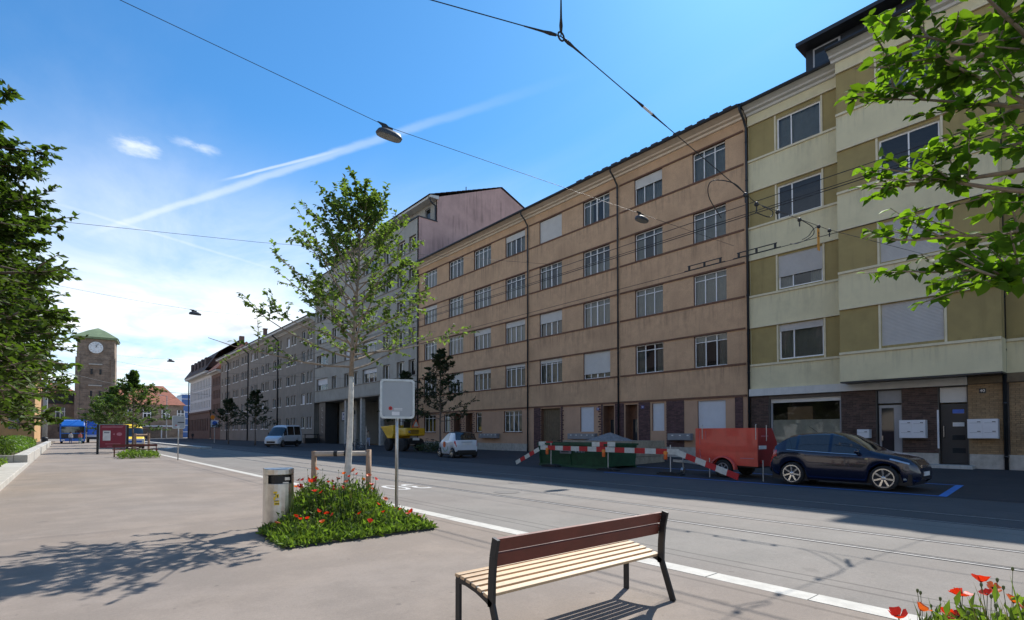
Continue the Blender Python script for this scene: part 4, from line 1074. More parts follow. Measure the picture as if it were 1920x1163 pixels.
def tree(name, label, loc, H, z0, trunk_r, nl, lmax, lmin, el, leaf, lsize, per, m, bark='bark', group=None, seed=1, twigs=5, flat=0.0, pale_to=None, lean=(0, 0), prof=None, droop=0.05, lshape=4, keep=None):
    """trunk with limbs and twigs, leaves spread along the twigs"""
    rr = random.Random(seed)
    t = thing(name, label, 'tree', loc, 0, group)
    tp = [(lean[0] * max(0, z / H) ** 1.5 + 0.02 * math.sin(z * 2.1 + seed), lean[1] * max(0, z / H) ** 1.5 + 0.02 * math.cos(z * 1.7 + seed), z) for z in [H * i / 16 - (0.05 if i == 0 else 0) for i in range(17)]]
    rad = [trunk_r * (1.25 if i == 0 else 1) * (1 - 0.88 * (i / 16) ** 1.1) for i in range(17)]
    if pale_to:
        k = max(2, int(pale_to / H * 16))
        q = MB(); q.tube(tp[:k + 1], rad[:k + 1], 12); q.build('trunk', 'bark_pale', t, True)
        q = MB(); q.tube(tp[k:], rad[k:], 9); q.build('upper_trunk', bark, t, True)
    else:
        q = MB(); q.tube(tp, rad, 9); q.build('trunk', bark, t, True)
    br = MB(); P, N, D, SZ = [], [], [], []
    for i in range(nl):
        f = (i + 0.5) / nl; z = z0 + (H * 0.97 - z0) * f ** 0.9
        k = min(15, int(z / H * 16)); fr = z / H * 16 - k
        a0 = Vector(tp[k]).lerp(Vector(tp[k + 1]), fr)
        az = i * 2.39996 + rr.uniform(-0.4, 0.4)
        L = (lmax + (lmin - lmax) * f) * rr.uniform(0.7, 1.15)
        if prof: L *= prof(f)
        e = R(el[0] + (el[1] - el[0]) * f + rr.uniform(-10, 10))
        d = Vector((math.cos(az) * math.cos(e), math.sin(az) * math.cos(e), math.sin(e)))
        bp = branch_pts(a0, d, L, 6, droop, 0.10, rr)
        r0 = max(0.006, min(rad[k] * 0.5, 0.012 * L * 1.6))
        br.tube(bp, [r0 * (1 - 0.13 * j) for j in range(7)], 5, False)
        for j in range(twigs):
            g_ = rr.uniform(0.30, 1.0); kk = min(5, int(g_ * 6)); b0 = bp[kk].lerp(bp[kk + 1], g_ * 6 - kk)
            dirv = (bp[kk + 1] - bp[kk]).normalized()
            rv = Vector((rr.uniform(-1, 1), rr.uniform(-1, 1), rr.uniform(-0.4, 0.9) * (1 - flat)))
            td = (dirv * 0.8 + rv).normalized()
            if flat: td.z *= (1 - flat); td.normalize()
            tl = L * rr.uniform(0.16, 0.34) * (1.2 - 0.5 * g_) + 0.08
            tw = branch_pts(b0, td, tl, 3, 0.0, 0.12, rr)
            br.tube(tw, [r0 * 0.35, r0 * 0.28, r0 * 0.2, r0 * 0.12], 4, False)
            for q_ in range(per):
                h_ = (q_ + rr.random()) / per; kk2 = min(2, int(h_ * 3)); c = tw[kk2].lerp(tw[kk2 + 1], h_ * 3 - kk2)
                P.append(c); SZ.append(lsize * rr.uniform(0.65, 1.2))
                dd = (tw[-1] - tw[0]).normalized()
                D.append(dd * 0.5 + Vector((rr.uniform(-1, 1), rr.uniform(-1, 1), rr.uniform(-0.8, 0.35) * (1 - 0.7 * flat))))
                N.append((rr.gauss(0, 0.55), rr.gauss(0, 0.55), 1.0))
    br.build('branches', bark, t, True)
    P, N, D, SZ = np.array(P), np.array(N), np.array(D), np.array(SZ)
    if leaf: leaf_mesh_np('crown', P, N, D, SZ, m, t, shape=lshape)
    return t, (P, N, D, SZ)

# young tree in the poppy bed (pale painted trunk)
tree('street_tree', 'slender young tree with pale trunk rising from the poppy bed', (3.95, 9.38, 0), 5.80, 2.62, 0.066, 68, 1.90, 0.50, (10, 56), True, 0.088, 16, 'leaf_young', 'bark_light',
     seed=5, twigs=7, pale_to=2.62, lean=(0.22, -0.10), prof=lambda f: 1.12, droop=0.03, lshape=6)
# the next tree of the row, trunk just outside the picture; its near leaves are separate pieces
TR, (P_, N_, D_, Z_) = tree('street_tree', 'leafy young tree with large backlit leaves over the second poppy bed', (4.02, 0.10, 0), 6.2, 2.15, 0.066, 120, 1.28, 0.72, (4, 55), False, 0.078, 13, 'leaf_near', 'bark_light',
     seed=12, twigs=8, pale_to=2.1, lean=(0.05, 0.15), droop=0.03, prof=lambda f: 0.78 if f < 0.2 else 1.0)
def pix(Pw):
    th, p = R(CAM_YAW), R(CAM_PITCH)
    q = Vector(Pw) - Vector((0, 0, 1.5)); r_ = Vector((math.cos(th), -math.sin(th), 0)); f0 = Vector((math.sin(th), math.cos(th), 0))
    fw = f0 * math.cos(p) + Vector((0, 0, math.sin(p))); up = Vector((0, 0, math.cos(p))) - f0 * math.sin(p)
    z = q.dot(fw)
    return (960 + 1000 * q.dot(r_) / z, 813 - 1000 * math.tan(p) - 1000 * q.dot(up) / z, z) if z > 0.05 else (9e9, 9e9, z)
def leafm():
    q = MB(); n = 6; V = [(0, 0, 0)]
    prof = [(0.06, 0.20), (0.22, 0.44), (0.45, 0.48), (0.68, 0.36), (0.86, 0.16)]
    for y, x in prof: V.append((x * 0.80, y, 0.10 * x + 0.02 * math.sin(y * 9)))
    V.append((0, 1.0, -0.06))
    for y, x in prof[::-1]: V.append((-x * 0.80, y, 0.10 * x + 0.02 * math.cos(y * 9)))
    k = len(V); mid = [(0, y, -0.02) for y, x in prof]; V += mid
    F = [(0, 1, k), (0, k, 11)]
    for i in range(4): F += [(1 + i, 2 + i, k + i + 1, k + i), (11 - i, k + i, k + i + 1, 10 - i)]
    F += [(5, 6, k + 4), (6, 7, k + 4)]
    q.add(V, F); return q.mesh('leaf', 'leaf_near', True)
LM = leafm(); base = np.array(TR.location)
order = []
for i in range(len(P_)):
    x, y, z = pix(P_[i] + base)
    if 1500 < x < 1990 and -60 < y < 640: order.append((z, i))
order.sort()
sep = {i for _, i in order[:290]}
for i in sep:
    d = Vector(D_[i]).normalized(); n_ = Vector(N_[i]); s_ = d.cross(n_).normalized(); u_ = s_.cross(d)
    o = put('leaf', LM, TR); mm = Matrix((s_, d, u_)).transposed().to_4x4(); mm.translation = Vector(P_[i]); o.matrix_local = mm @ Matrix.Scale(float(Z_[i]), 4)
rest = np.array([i for i in range(len(P_)) if i not in sep])
leaf_mesh_np('crown', P_[rest], N_[rest], D_[rest], Z_[rest], 'leaf_near', TR, 0.72, shape=6)

# big layered trees along the left lawn
for i, (x, y, h_, s_, lab) in enumerate(((-3.2, 18.5, 13.0, 3, 'tall broad tree with layered branches over the low concrete kerb'),
                                  (-3.5, 22.6, 12.6, 17, 'dense dark tree standing between the ferny clump and the tall broad tree'),
                                  (-3.4, 27.6, 13.0, 9, 'broad dark tree standing over the corner of the retaining wall'),
                                  (-4.6, 37.5, 11.0, 14, 'rounded tree behind the bright hedge on the retaining wall'),
                                  (-5.6, 55.0, 11.0, 21, 'farther broad tree on the lawn before the ochre house'))):
    tree('lawn_tree', lab, (x, y, 0.0 if y < 33 else 0.4), h_, 2.3, 0.20, 240, 3.5, 0.9, (0, 24), True, 0.20, 21, 'leaf_dark', 'bark', 'trees along the left lawn', s_, 11, 0.35,
         prof=lambda f: 0.92 + 0.25 * math.sin(min(1, f * 1.15) * math.pi), droop=0.0)
# row of plaza trees ahead
for i, (x, y, h_, s_, lab) in enumerate(((4.3, 53.5, 6.6, 31, 'bushy plaza tree behind the wine red notice board'), (3.9, 70.0, 6.4, 37, 'plaza tree beyond the notice board beside the blue truck'), (4.0, 84.0, 6.2, 41, 'farthest plaza tree before the station'))):
    tree('plaza_tree', lab, (x, y, 0), h_, 1.9, 0.08, 60, 3.1, 0.5, (0, 50), True, 0.20, 22, 'leaf_mid', 'bark', 'young trees in a row down the plaza', s_, 7, 0.1, prof=lambda f: 1.0 if f < 0.6 else 0.55)
# trees on the shaded pavement
for i, (x, y, h_, s_, lab) in enumerate(((21.9, 34.6, 7.7, 51, 'dark leafy tree in the shade beside the small white car'), (24.5, 44.8, 7.0, 53, 'dark tree in the shade before the passage, behind the yellow dumper'),
                                  (18.7, 73.4, 6.8, 57, 'shaded pavement tree beyond the white van'), (17.7, 83.2, 6.2, 59, 'shaded pavement tree beside the blue parking sign'))):
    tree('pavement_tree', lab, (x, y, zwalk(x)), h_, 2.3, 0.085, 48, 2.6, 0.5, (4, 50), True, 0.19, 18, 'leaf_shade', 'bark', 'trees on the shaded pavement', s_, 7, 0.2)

# hedge and ferns on the left
def bush(name, label, cat, x0, x1, y0, y1, z0, z1, n, size, m, group=None):
    t = thing(name, label, cat, ((x0 + x1) / 2, (y0 + y1) / 2, z0), 0, group)
    cx, cy = (x0 + x1) / 2, (y0 + y1) / 2
    p = RNG.uniform(-1, 1, size=(n, 3)); p[:, 2] = RNG.uniform(0, 1, n) ** 0.6
    rr_ = np.abs(p[:, :2]).max(1); top = (1 - 0.45 * rr_ ** 4) * (0.86 + 0.14 * np.sin(p[:, 1] * 17 + p[:, 0] * 5))
    P = np.stack([p[:, 0] * (x1 - x0) / 2, p[:, 1] * (y1 - y0) / 2, p[:, 2] * (z1 - z0) * top], 1)
    leaf_mesh_np('foliage', P, rnd_unit(n) * 0.7 + np.array([0, 0, 0.8]), rnd_unit(n) + np.array([0.2, 0, 0.5]), RNG.uniform(0.6, 1.2, n) * size, m, t)
    q = MB()
    for k in range(7):
        a = RNG.uniform(-0.6, 0.6, 2); q.tube([(a[0] * (x1 - x0) / 2, a[1] * (y1 - y0) / 2, -0.02), (a[0] * (x1 - x0) / 2.2, a[1] * (y1 - y0) / 2.2, (z1 - z0) * 0.6)], [0.015, 0.006], 5)
    q.build('stems', 'bark', t)
    return t
bush('clipped_hedge', 'bright yellow-green clipped hedge above the retaining wall', 'hedge', -3.4, -1.8, 37, 62, 0.4, 1.35, 9000, 0.13, 'hedge')
bush('fern_clump', 'low ferny green clump behind the low concrete kerb', 'shrub', -3.8, -1.95, 19, 32.6, 0.08, 0.62, 4000, 0.16, 'herb')
bush('dark_shrub', 'dark shrub at the corner of the retaining wall', 'shrub', -4.5, -1.9, 33.6, 36.6, 0.4, 1.5, 2500, 0.15, 'leaf_dark')
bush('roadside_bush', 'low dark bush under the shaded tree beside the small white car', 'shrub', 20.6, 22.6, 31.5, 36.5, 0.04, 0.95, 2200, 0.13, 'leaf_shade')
bush('planting_bed', 'low green planting round the plaza tree before the red bench', 'plant', 2.5, 4.5, 38.6, 41.5, 0.0, 0.5, 1800, 0.13, 'herb')

# ------------------------------------------------------------------ poppy beds
def flower_mesh(i, m):
    q = MB(); rr = random.Random(i); n = 4; op = rr.uniform(0.35, 0.9)
    for k in range(n):
        a = k * math.pi / 2 + rr.uniform(-0.15, 0.15); V = []
        for (r_, z, wd) in ((0.002, 0, 0.003), (0.018, 0.012, 0.020), (0.034, 0.030, 0.031), (0.044 + 0.008 * op, 0.050 - 0.02 * op, 0.026)):
            for s_ in (-1, 0, 1):
                rr2 = r_ * (0.7 + 0.5 * op); zz_ = z * (1.3 - 0.6 * op) + (0.004 * rr.uniform(-1, 1))
                V.append((rr2 * math.cos(a) - s_ * wd * math.sin(a), rr2 * math.sin(a) + s_ * wd * math.cos(a), zz_ + abs(s_) * 0.004))
        q.add(V, [(3 * j + c, 3 * j + c + 1, 3 * j + c + 4, 3 * j + c + 3) for j in range(3) for c in range(2)])
    q.lathe([(0.002, 0.0), (0.009, 0.006), (0.010, 0.014), (0.003, 0.02)], 7, mi=1)
    return q.mesh('flower', [m, 'black'], True)
FLM = [flower_mesh(i, 'poppy' if i % 4 else 'poppy_orange') for i in range(8)]
def poppy(x, y, h, i, label, group):
    rr = random.Random(i * 13 + 5)
    t = thing('poppy', label, 'poppy', (x, y, 0.0), 0, group)
    lx, ly = rr.uniform(-.07, .07), rr.uniform(-.07, .07)
    q = MB(); q.tube([(0, 0, 0), (lx * 0.3, ly * 0.3, h * 0.5), (lx, ly, h)], [0.004, 0.003, 0.0025], 4); q.build('stem', 'stem', t)
    f_ = put('flower', FLM[i % 8], t, (lx, ly, h)); f_.rotation_euler = (rr.uniform(-0.7, 0.7), rr.uniform(-0.7, 0.7), rr.uniform(0, 6)); s_ = rr.uniform(0.65, 0.98); f_.scale = (s_, s_, s_)
    return t
def bed(label, rects, n, hmax, seed, peak):
    """herb bed on a union of rectangles (x0, x1, y0, y1); plants are tallest round the peak and fall to the rim"""
    ox, oy = rects[0][0], rects[0][2]
    t = thing('flower_bed', label, 'flower bed', (ox, oy, 0))
    area = [(b[1] - b[0]) * (b[3] - b[2]) for b in rects]
    def scatter(k, inset=0.03):
        out = []
        for b, a in zip(rects, area):
            m = int(k * a / sum(area))
            out.append(np.stack([RNG.uniform(b[0] + inset, b[1] - inset, m), RNG.uniform(b[2] + inset, b[3] - inset, m)], 1))
        return np.concatenate(out)
    X0, X1, Ya, Yb = min(b[0] for b in rects), max(b[1] for b in rects), min(b[2] for b in rects), max(b[3] for b in rects)
    def height(P):
        d = np.minimum(np.minimum(P[:, 0] - X0, X1 - P[:, 0]) / 0.75, np.minimum(P[:, 1] - Ya, Yb - P[:, 1]) / 1.0)
        pk = np.exp(-(((P[:, 0] - peak[0]) / 1.3) ** 2 + ((P[:, 1] - peak[1]) / 1.3) ** 2))
        clump = 0.75 + 0.25 * np.sin(P[:, 0] * 5.1 + seed) * np.sin(P[:, 1] * 4.3 + 1.7 * seed)
        return hmax * np.clip(d, 0.08, 1) ** 0.7 * (0.45 + 0.55 * pk) * clump
    for b in rects:
        q = MB(); q.box(b[0] - ox, b[1] - ox, b[2] - oy, b[3] - oy, -0.05, 0.012); q.build('soil', 'soil', t)
    q = MB()
    for b in rects:
        c = [(b[0], b[2]), (b[1], b[2]), (b[1], b[3]), (b[0], b[3])]
        for k in range(4):
            if b is rects[-1] and len(rects) > 1 and k == 0: continue
            q.beam((c[k][0] - ox, c[k][1] - oy, 0.008), (c[(k + 1) % 4][0] - ox, c[(k + 1) % 4][1] - oy, 0.008), 0.012, 0.035)
    q.build('steel_edging', 'zinc_dark', t)
    off = np.array([ox, oy])
    xy = scatter(n, -0.03); m = len(xy); h = height(xy)
    P = np.concatenate([xy - off, (RNG.uniform(0, 1, m) ** 0.7 * h * (0.7 + 0.5 * RNG.uniform(0, 1, m)) + 0.01)[:, None]], 1)
    leaf_mesh_np('herbs', P, rnd_unit(m), rnd_unit(m) * 0.8 + np.array([0, 0, 0.65]), RNG.uniform(0.04, 0.13, m), 'herb', t, 0.34, 0.3)
    xy = scatter(n // 3); m = len(xy); h = height(xy)
    P = np.concatenate([xy - off, np.full((m, 1), 0.01)], 1)
    leaf_mesh_np('grass', P, rnd_unit(m) * np.array([1, 1, 0.1]), rnd_unit(m) * 0.4 + np.array([0, 0, 1.0]), RNG.uniform(0.5, 1.15, m) * (h + 0.06), 'herb', t, 0.03, 0.1)
    xy = scatter(n // 22); m = len(xy); h = height(xy)
    P = np.concatenate([xy - off, np.full((m, 1), 0.01)], 1)
    leaf_mesh_np('dry_stalks', P, rnd_unit(m), rnd_unit(m) * 0.3 + np.array([0, 0, 1.0]), RNG.uniform(0.6, 1.2, m) * (h + 0.05), 'straw', t, 0.016, 0.05)
    xy = scatter(220, 0.2); h = height(xy); q = MB(); rr = random.Random(seed)
    for (x, y), hh in zip(xy - off, h):
        h_ = hh * rr.uniform(0.9, 1.4) + 0.08; dx, dy = rr.uniform(-.06, .06), rr.uniform(-.06, .06)
        q.tube([(x, y, 0.0), (x + dx, y + dy, h_)], [0.0025, 0.0018], 3, False)
        q.lathe([(0.003, -0.005), (0.008, 0.004), (0.007, 0.016), (0.002, 0.02)], 5, (x + dx, y + dy, h_))
    stuff(q.build('seed_heads', 'stem', t))
    return height
hf = bed('tree bed full of tall green herbs around the pale young trunk', [(2.24, 4.45, 7.2, 8.50), (3.02, 4.55, 8.50, 10.3)], 14000, 0.76, 3, (3.6, 8.8))
hf2 = bed('second tree bed of herbs beside the kerb stones', [(2.3, 4.66, -2.4, 1.15)], 12000, 0.95, 4, (4.1, 0.45))
rr = random.Random(4)
L1, G1 = 'red poppy in the bed around the pale young trunk', 'red poppies in the main tree bed'
spots = []
while len(spots) < 84:
    x, y = rr.uniform(2.3, 4.55), rr.uniform(7.35, 10.2)
    if (x - 3.95) ** 2 + (y - 9.38) ** 2 > 0.02 and not (x < 3.05 and y > 8.5) and (y > 8.5 or rr.random() < 0.30): spots.append((x, y))
for i, (x, y) in enumerate(spots):
    poppy(x, y, float(hf(np.array([[x, y]]))[0]) * rr.uniform(0.95, 1.3) + 0.08, i, L1, G1)
L2, G2 = 'red poppy in the second bed beside the kerb stones', 'red poppies in the second bed'
for i in range(34):
    x, y = rr.uniform(3.5, 4.6), rr.uniform(-0.1, 0.95); poppy(x, y, float(hf2(np.array([[x, y]]))[0]) * 0.5 + rr.uniform(0.15, 0.42), 100 + i, L2, G2)

# ------------------------------------------------------------------ plaza furniture
# bench: six seat slats, two back boards, two bent steel end frames
bn = thing('park_bench', 'park bench with pale slatted seat, red-brown back boards and black steel frame', 'bench', (0, 0, 0))
BX0, BX1 = 2.22, 4.22
def seat_z(t): return 0.445 - 0.065 * t ** 1.5          # t 0 front .. 1 rear
for x in (BX0 + 0.02, BX1 - 0.02):
    q = MB()
    q.beam((x, 3.28, 0.0), (x, 3.28, 0.43), 0.022, 0.055, up=(0, 1, 0)); q.build('leg', 'bench_metal', bn, bevel=0.003)
    q = MB()
    q.beam((x, 2.76, 0.0), (x, 2.88, 0.345), 0.022, 0.055, up=(0, 1, 0)); q.build('leg', 'bench_metal', bn, bevel=0.003)
    q = MB(); pts = [(x, 3.30, 0.425), (x, 3.18, 0.428), (x, 3.05, 0.405), (x, 2.93, 0.365), (x, 2.875, 0.335)]
    for a, c in zip(pts, pts[1:]): q.beam(a, c, 0.024, 0.045, up=(0, 0, 1))
    q.build('seat_rail', 'bench_metal', bn)
    q = MB(); pts = [(x, 2.885, 0.32), (x, 2.88, 0.50), (x, 2.865, 0.66), (x, 2.835, 0.79)]
    for a, c in zip(pts, pts[1:]): q.beam(a, c, 0.024, 0.06, up=(0, 1, 0))
    q.build('back_post', 'bench_metal', bn)
for i in range(6):
    t = i / 5; y = 3.285 - t * 0.345
    q = MB(); m_ = Matrix.Translation((0, 0, 0)); z = seat_z(t) + 0.012
    q.xbox(Matrix.Translation(((BX0 + BX1) / 2, y, z)) @ Matrix.Rotation(R(2 + 12 * t), 4, 'X'), BX1 - BX0 - 0.012, 0.051, 0.024); q.build('seat_slat', 'bench_wood', bn, bevel=0.004)
for z0_, y in ((0.585, 2.895), (0.690, 2.875)):
    q = MB(); q.xbox(Matrix.Translation(((BX0 + BX1) / 2, y + 0.012, z0_ + 0.045)) @ Matrix.Rotation(R(12), 4, 'X'), BX1 - BX0 - 0.055, 0.026, 0.096); bo = q.build('back_board', 'bench_dark', bn, bevel=0.004)
    for x in (BX0 + 0.055, BX1 - 0.055):
        for dz in (0.02, 0.07):
            q = MB(); q.lathe([(0.008, 0.0), (0.008, 0.004), (0.003, 0.006)], 8, axis='y'); q.build('bolt', 'steel', bo, loc=(x, y - 0.012, z0_ + dz))

# litter bin
lb = thing('litter_bin', 'brushed steel litter bin with arched front beside the poppy bed', 'bin', (2.55, 8.62, 0), R(-8))
RB = 0.205
def arc(a0, a1, r=RB, n=12): return [(r * math.cos(R(a0 + (a1 - a0) * i / n)), -0.02 - r * math.sin(R(a0 + (a1 - a0) * i / n))) for i in range(n + 1)]
def bprof(s_=1.0): return [(x * s_, y * s_) for x, y in [(-RB, 0.20), (RB, 0.20)] + arc(0, 180)]
q = MB(); q.prism(bprof(0.94), 0.0, 0.07, 'z'); q.build('base', 'box_grey', lb)
q = MB(); q.prism(bprof(), 0.075, 0.74, 'z'); q.build('door_shell', 'brushed', lb, bevel=0.004)
q = MB(); q.prism([(x, y) for x, y in [(-RB * .9, 0.15), (RB * .9, 0.15)] + arc(0, 180, RB * 0.85)], 0.741, 0.869, 'z'); q.build('mouth', 'black', lb)
for a0, a1, sx in ((0, 42, 1), (148, 180, -1)):
    q = MB(); q.prism(([(RB, 0.20), *arc(0, 42), (RB * 0.55, 0.20)] if sx > 0 else [(-RB * 0.7, 0.20), *arc(148, 180), (-RB, 0.20)]), 0.742, 0.868, 'z'); q.build('mouth_cheek', 'brushed', lb)
q = MB(); q.prism(bprof(1.012), 0.87, 0.965, 'z'); q.build('lid', 'brushed', lb, bevel=0.012)
q = MB(); q.box(0.02, 0.10, -0.212, -0.180, 0.745, 0.765); q.box(0.05, 0.12, -0.195, -0.170, 0.79, 0.835); q.build('ash_plate', 'steel', lb)
def decal(nm, m_, cells, off):
    q = MB()
    for (x, z, w_, h_) in cells:
        P_2 = []
        for xx in (x - w_ / 2, x + w_ / 2):
            y_ = -0.02 - math.sqrt(max(0, RB * RB - xx * xx)) - off
            P_2 += [(xx, y_, z), (xx, y_, z + h_)]
        q.add(P_2, [(0, 2, 3, 1)])
    q.build(nm, m_, lb)
decal('yellow_sticker', 'bright_yellow', ((-0.085, 0.60, 0.05, 0.03), (-0.060, 0.535, 0.05, 0.055), (-0.095, 0.50, 0.025, 0.05), (-0.065, 0.47, 0.07, 0.025), (-0.065, 0.425, 0.07, 0.04)), 0.003)
decal('sticker_print', 'black', ((-0.09, 0.585, 0.03, 0.012), (-0.055, 0.54, 0.012, 0.04), (-0.07, 0.485, 0.05, 0.010), (-0.06, 0.44, 0.05, 0.012)), 0.005)

# tree guard
tg = thing('tree_guard', 'timber goalpost frame strapped to the pale young trunk', 'tree guard', (0, 0, 0))
for x, y, hh in ((3.58, 10.02, 1.17), (4.36, 9.36, 1.20)):
    q = MB(); q.tube([(x, y, -0.05), (x, y, 0.6), (x, y, hh)], [0.052, 0.050, 0.048], 12); q.build('post', 'post_wood', tg, True)
q = MB(); q.tube([(3.60, 10.0, 1.12), (4.34, 9.38, 1.13)], [0.050, 0.047], 12); q.build('crossbar', 'rail_wood', tg, True)
for f_ in (0.36, 0.56):
    a = Vector((3.60, 10.0, 1.12)).lerp(Vector((4.34, 9.38, 1.13)), f_); b_ = Vector((3.60, 10.0, 1.12)).lerp(Vector((4.34, 9.38, 1.13)), f_ + 0.07)
    q = MB(); q.tube([a, b_], [0.054, 0.054], 12); q.build('strap', 'black', tg)

# traffic sign backs
def sign_back(name, label, x, y, seed):
    t = thing(name, label, 'sign', (x, y, 0))
    q = MB(); q.tube([(0, 0, -0.05), (0, 0, 2.45)], 0.031, 12); q.build('pole', 'galv', t, True)
    def rrect(w_, h_, r_, n=5):
        p = []
        for cx, cz, a0 in ((w_ / 2 - r_, h_ / 2 - r_, 0), (-w_ / 2 + r_, h_ / 2 - r_, 90), (-w_ / 2 + r_, -h_ / 2 + r_, 180), (w_ / 2 - r_, -h_ / 2 + r_, 270)):
            for i in range(n + 1): a = R(a0 + 90 * i / n); p.append((cx + r_ * math.cos(a), cz + r_ * math.sin(a) + 2.14))
        return p
    q = MB(); o_, i_ = rrect(0.63, 0.73, 0.07), rrect(0.55, 0.65, 0.045)
    n = len(o_)
    for (ya, yb) in ((-0.075, -0.035),):
        V = [(x_, ya, z) for x_, z in o_] + [(x_, ya, z) for x_, z in i_] + [(x_, yb, z) for x_, z in o_] + [(x_, yb, z) for x_, z in i_]
        q.add(V, [f for j in range(n) for f in ((j, (j + 1) % n, n + (j + 1) % n, n + j), (j, 2 * n + j, 2 * n + (j + 1) % n, (j + 1) % n), (n + j, n + (j + 1) % n, 3 * n + (j + 1) % n, 3 * n + j))])
    q.build('frame', 'galv', t)
    q = MB(); q.prism(rrect(0.62, 0.72, 0.065), -0.058, -0.036, 'y'); pn = q.build('panel', 'sign_back', t)
    q = MB(); q.lathe([(0.036, -0.061), (0.036, -0.0595), (0.001, -0.0612)], 18, (-0.125, 0, 1.965), 'y'); st = q.build('seal', 'red_stripe', pn)
    q = MB(); q.lathe([(0.014, -0.0645), (0.014, -0.062), (0.001, -0.0647)], 12, (-0.125, 0, 1.965), 'y'); q.build('seal_mark', 'black', st)
    for z, w_ in ((1.955, 0.15), (1.93, 0.15)):
        q = MB(); q.box(-0.06, -0.06 + w_, -0.0605, -0.0588, z, z + 0.012); q.build('print_line', 'box_white', pn)
    q = MB(); q.box(-0.10, 0.04, -0.0602, -0.0588, 1.835, 1.905); q.build('label_sticker', 'box_white', pn)
    for sx in (-1, 1):
        for sz in (1.83, 2.45):
            q = MB(); q.box(sx * 0.25 - 0.02, sx * 0.25 + 0.02, -0.064, -0.059, sz - 0.012, sz + 0.012); q.build('rivet', 'box_grey', pn)
    return t
s1 = sign_back('traffic_sign', 'grey back of a framed sign with a round red seal, in the poppy bed', 4.74, 8.98, 1)
s1.rotation_euler = (0, 0, R(-22))
s2 = sign_back('traffic_sign', 'grey back of a framed sign on a bare pole by the far plaza kerb', 4.92, 35.1, 2)
q = MB(); q.box(-0.05, 0.28, -0.063, -0.06, 2.1, 2.15); q.build('sticker', 'black', s2)

# notice board, bench and far planter
nb = thing('notice_board', 'wine red notice board on two dark posts down the plaza', 'notice board', (0, 49, 0))
q = MB(); q.box(1.98, 3.50, -0.05, 0.05, 0.45, 2.12); bd = q.build('board', 'wine', nb)
q = MB(); q.box(1.94, 3.54, -0.07, 0.07, 2.121, 2.17); q.box(1.94, 1.979, -0.07, 0.07, 0.42, 2.12); q.box(3.501, 3.54, -0.07, 0.07, 0.42, 2.12); q.box(1.98, 3.5, -0.07, 0.07, 0.40, 0.449); q.build('frame', 'box_grey', nb)
q = MB(); q.box(2.15, 2.60, -0.062, -0.051, 0.98, 1.70); q.build('notice_sheet', 'paper', bd)
q = MB(); q.box(2.22, 2.53, -0.07, -0.063, 1.52, 1.62); q.build('print_block', 'box_grey', bd)
for z, a, c in ((2.0, 2.1, 3.35), (1.93, 2.1, 3.3), (0.72, 2.3, 3.2), (0.55, 2.4, 2.7)):
    q = MB(); q.box(a, c, -0.058, -0.051, z, z + 0.035); q.build('text_line', 'wine_light', bd)
q = MB(); q.prism([(3.12 + 0.17 * math.cos(a), 1.45 + 0.13 * math.sin(a)) for a in [k * math.pi / 6 for k in range(12)]], -0.060, -0.051, 'y'); q.build('emblem', 'wine_light', bd)
q = MB(); q.prism([(2.72, 1.45), (2.84, 1.52), (2.84, 1.38)], -0.060, -0.051, 'y'); q.build('arrow_mark', 'wine_light', bd)
for x in (1.86, 3.62):
    q = MB(); q.box(x - 0.07, x + 0.07, -0.08, 0.08, -0.02, 2.15); q.build('post', 'black', nb)
rb = thing('red_bench', 'small red-brown bench beside the far planting bed', 'bench', (0, 0, 0))
q = MB(); q.box(2.35, 4.75, 41.9, 42.02, 0.44, 0.49); q.build('seat_slat', 'bench_dark', rb); q = MB(); q.box(2.35, 4.75, 42.06, 42.18, 0.44, 0.49); q.build('seat_slat', 'bench_dark', rb)
q = MB(); q.box(2.35, 4.75, 42.30, 42.34, 0.66, 0.80); q.build('back_board', 'bench_dark', rb)
for x in (2.42, 4.66):
    q = MB(); q.box(x, x + 0.05, 41.92, 41.97, 0, 0.44); q.build('leg', 'bench_dark', rb); q = MB(); q.box(x, x + 0.05, 42.28, 42.33, 0, 0.66); q.build('leg', 'bench_dark', rb)
fg = thing('tree_guard', 'reddish timber posts guarding the plaza tree behind the notice board', 'tree guard', (0, 0, 0))
for x, y in ((3.7, 44.3), (4.5, 44.6)):
    q = MB(); q.tube([(x, y, -0.02), (x, y, 1.5)], 0.07, 10); q.build('post', 'post_wood', fg)
q = MB(); q.tube([(3.7, 44.3, 1.4), (4.5, 44.6, 1.4)], 0.06, 8); q.build('crossbar', 'post_wood', fg)

# mast on the left
mp = thing('tram_mast', 'thick grey steel mast behind the retaining wall', 'mast', (-1.95, 92.5, 0))
q = MB(); q.tube([(0, 0, -0.1), (0, 0, 6), (0, 0, 12.6)], [0.26, 0.23, 0.18], 14); q.build('shaft', 'pole_grey', mp, True)
q = MB(); q.lathe([(0.35, -0.1), (0.35, 0.9), (0.28, 1.0)], 14); q.build('foot', 'zinc_dark', mp)
for x, y, h_, lab in ((13.6, 168, 9.5, 'slim pale flag pole standing before the station hall, beside the tram shelter'), (21.8, 176, 12, 'taller grey lamp post standing before the station hall')):
    fp = thing('lamp_post', lab, 'lamp post', (x, y, 0))
    q = MB(); q.tube([(0, 0, -.1), (0, 0, h_)], [0.16, 0.10], 10); q.build('shaft', 'pole_grey', fp)
    q = MB(); q.beam((0, 0, h_ - .1), (-1.4, 0, h_ + 0.1), 0.12, 0.1); q.build('arm', 'pole_grey', fp); q = MB(); q.box(-2.0, -1.2, -.18, .18, h_ + 0.05, h_ + .2); q.build('lamp_head', 'box_white', fp)

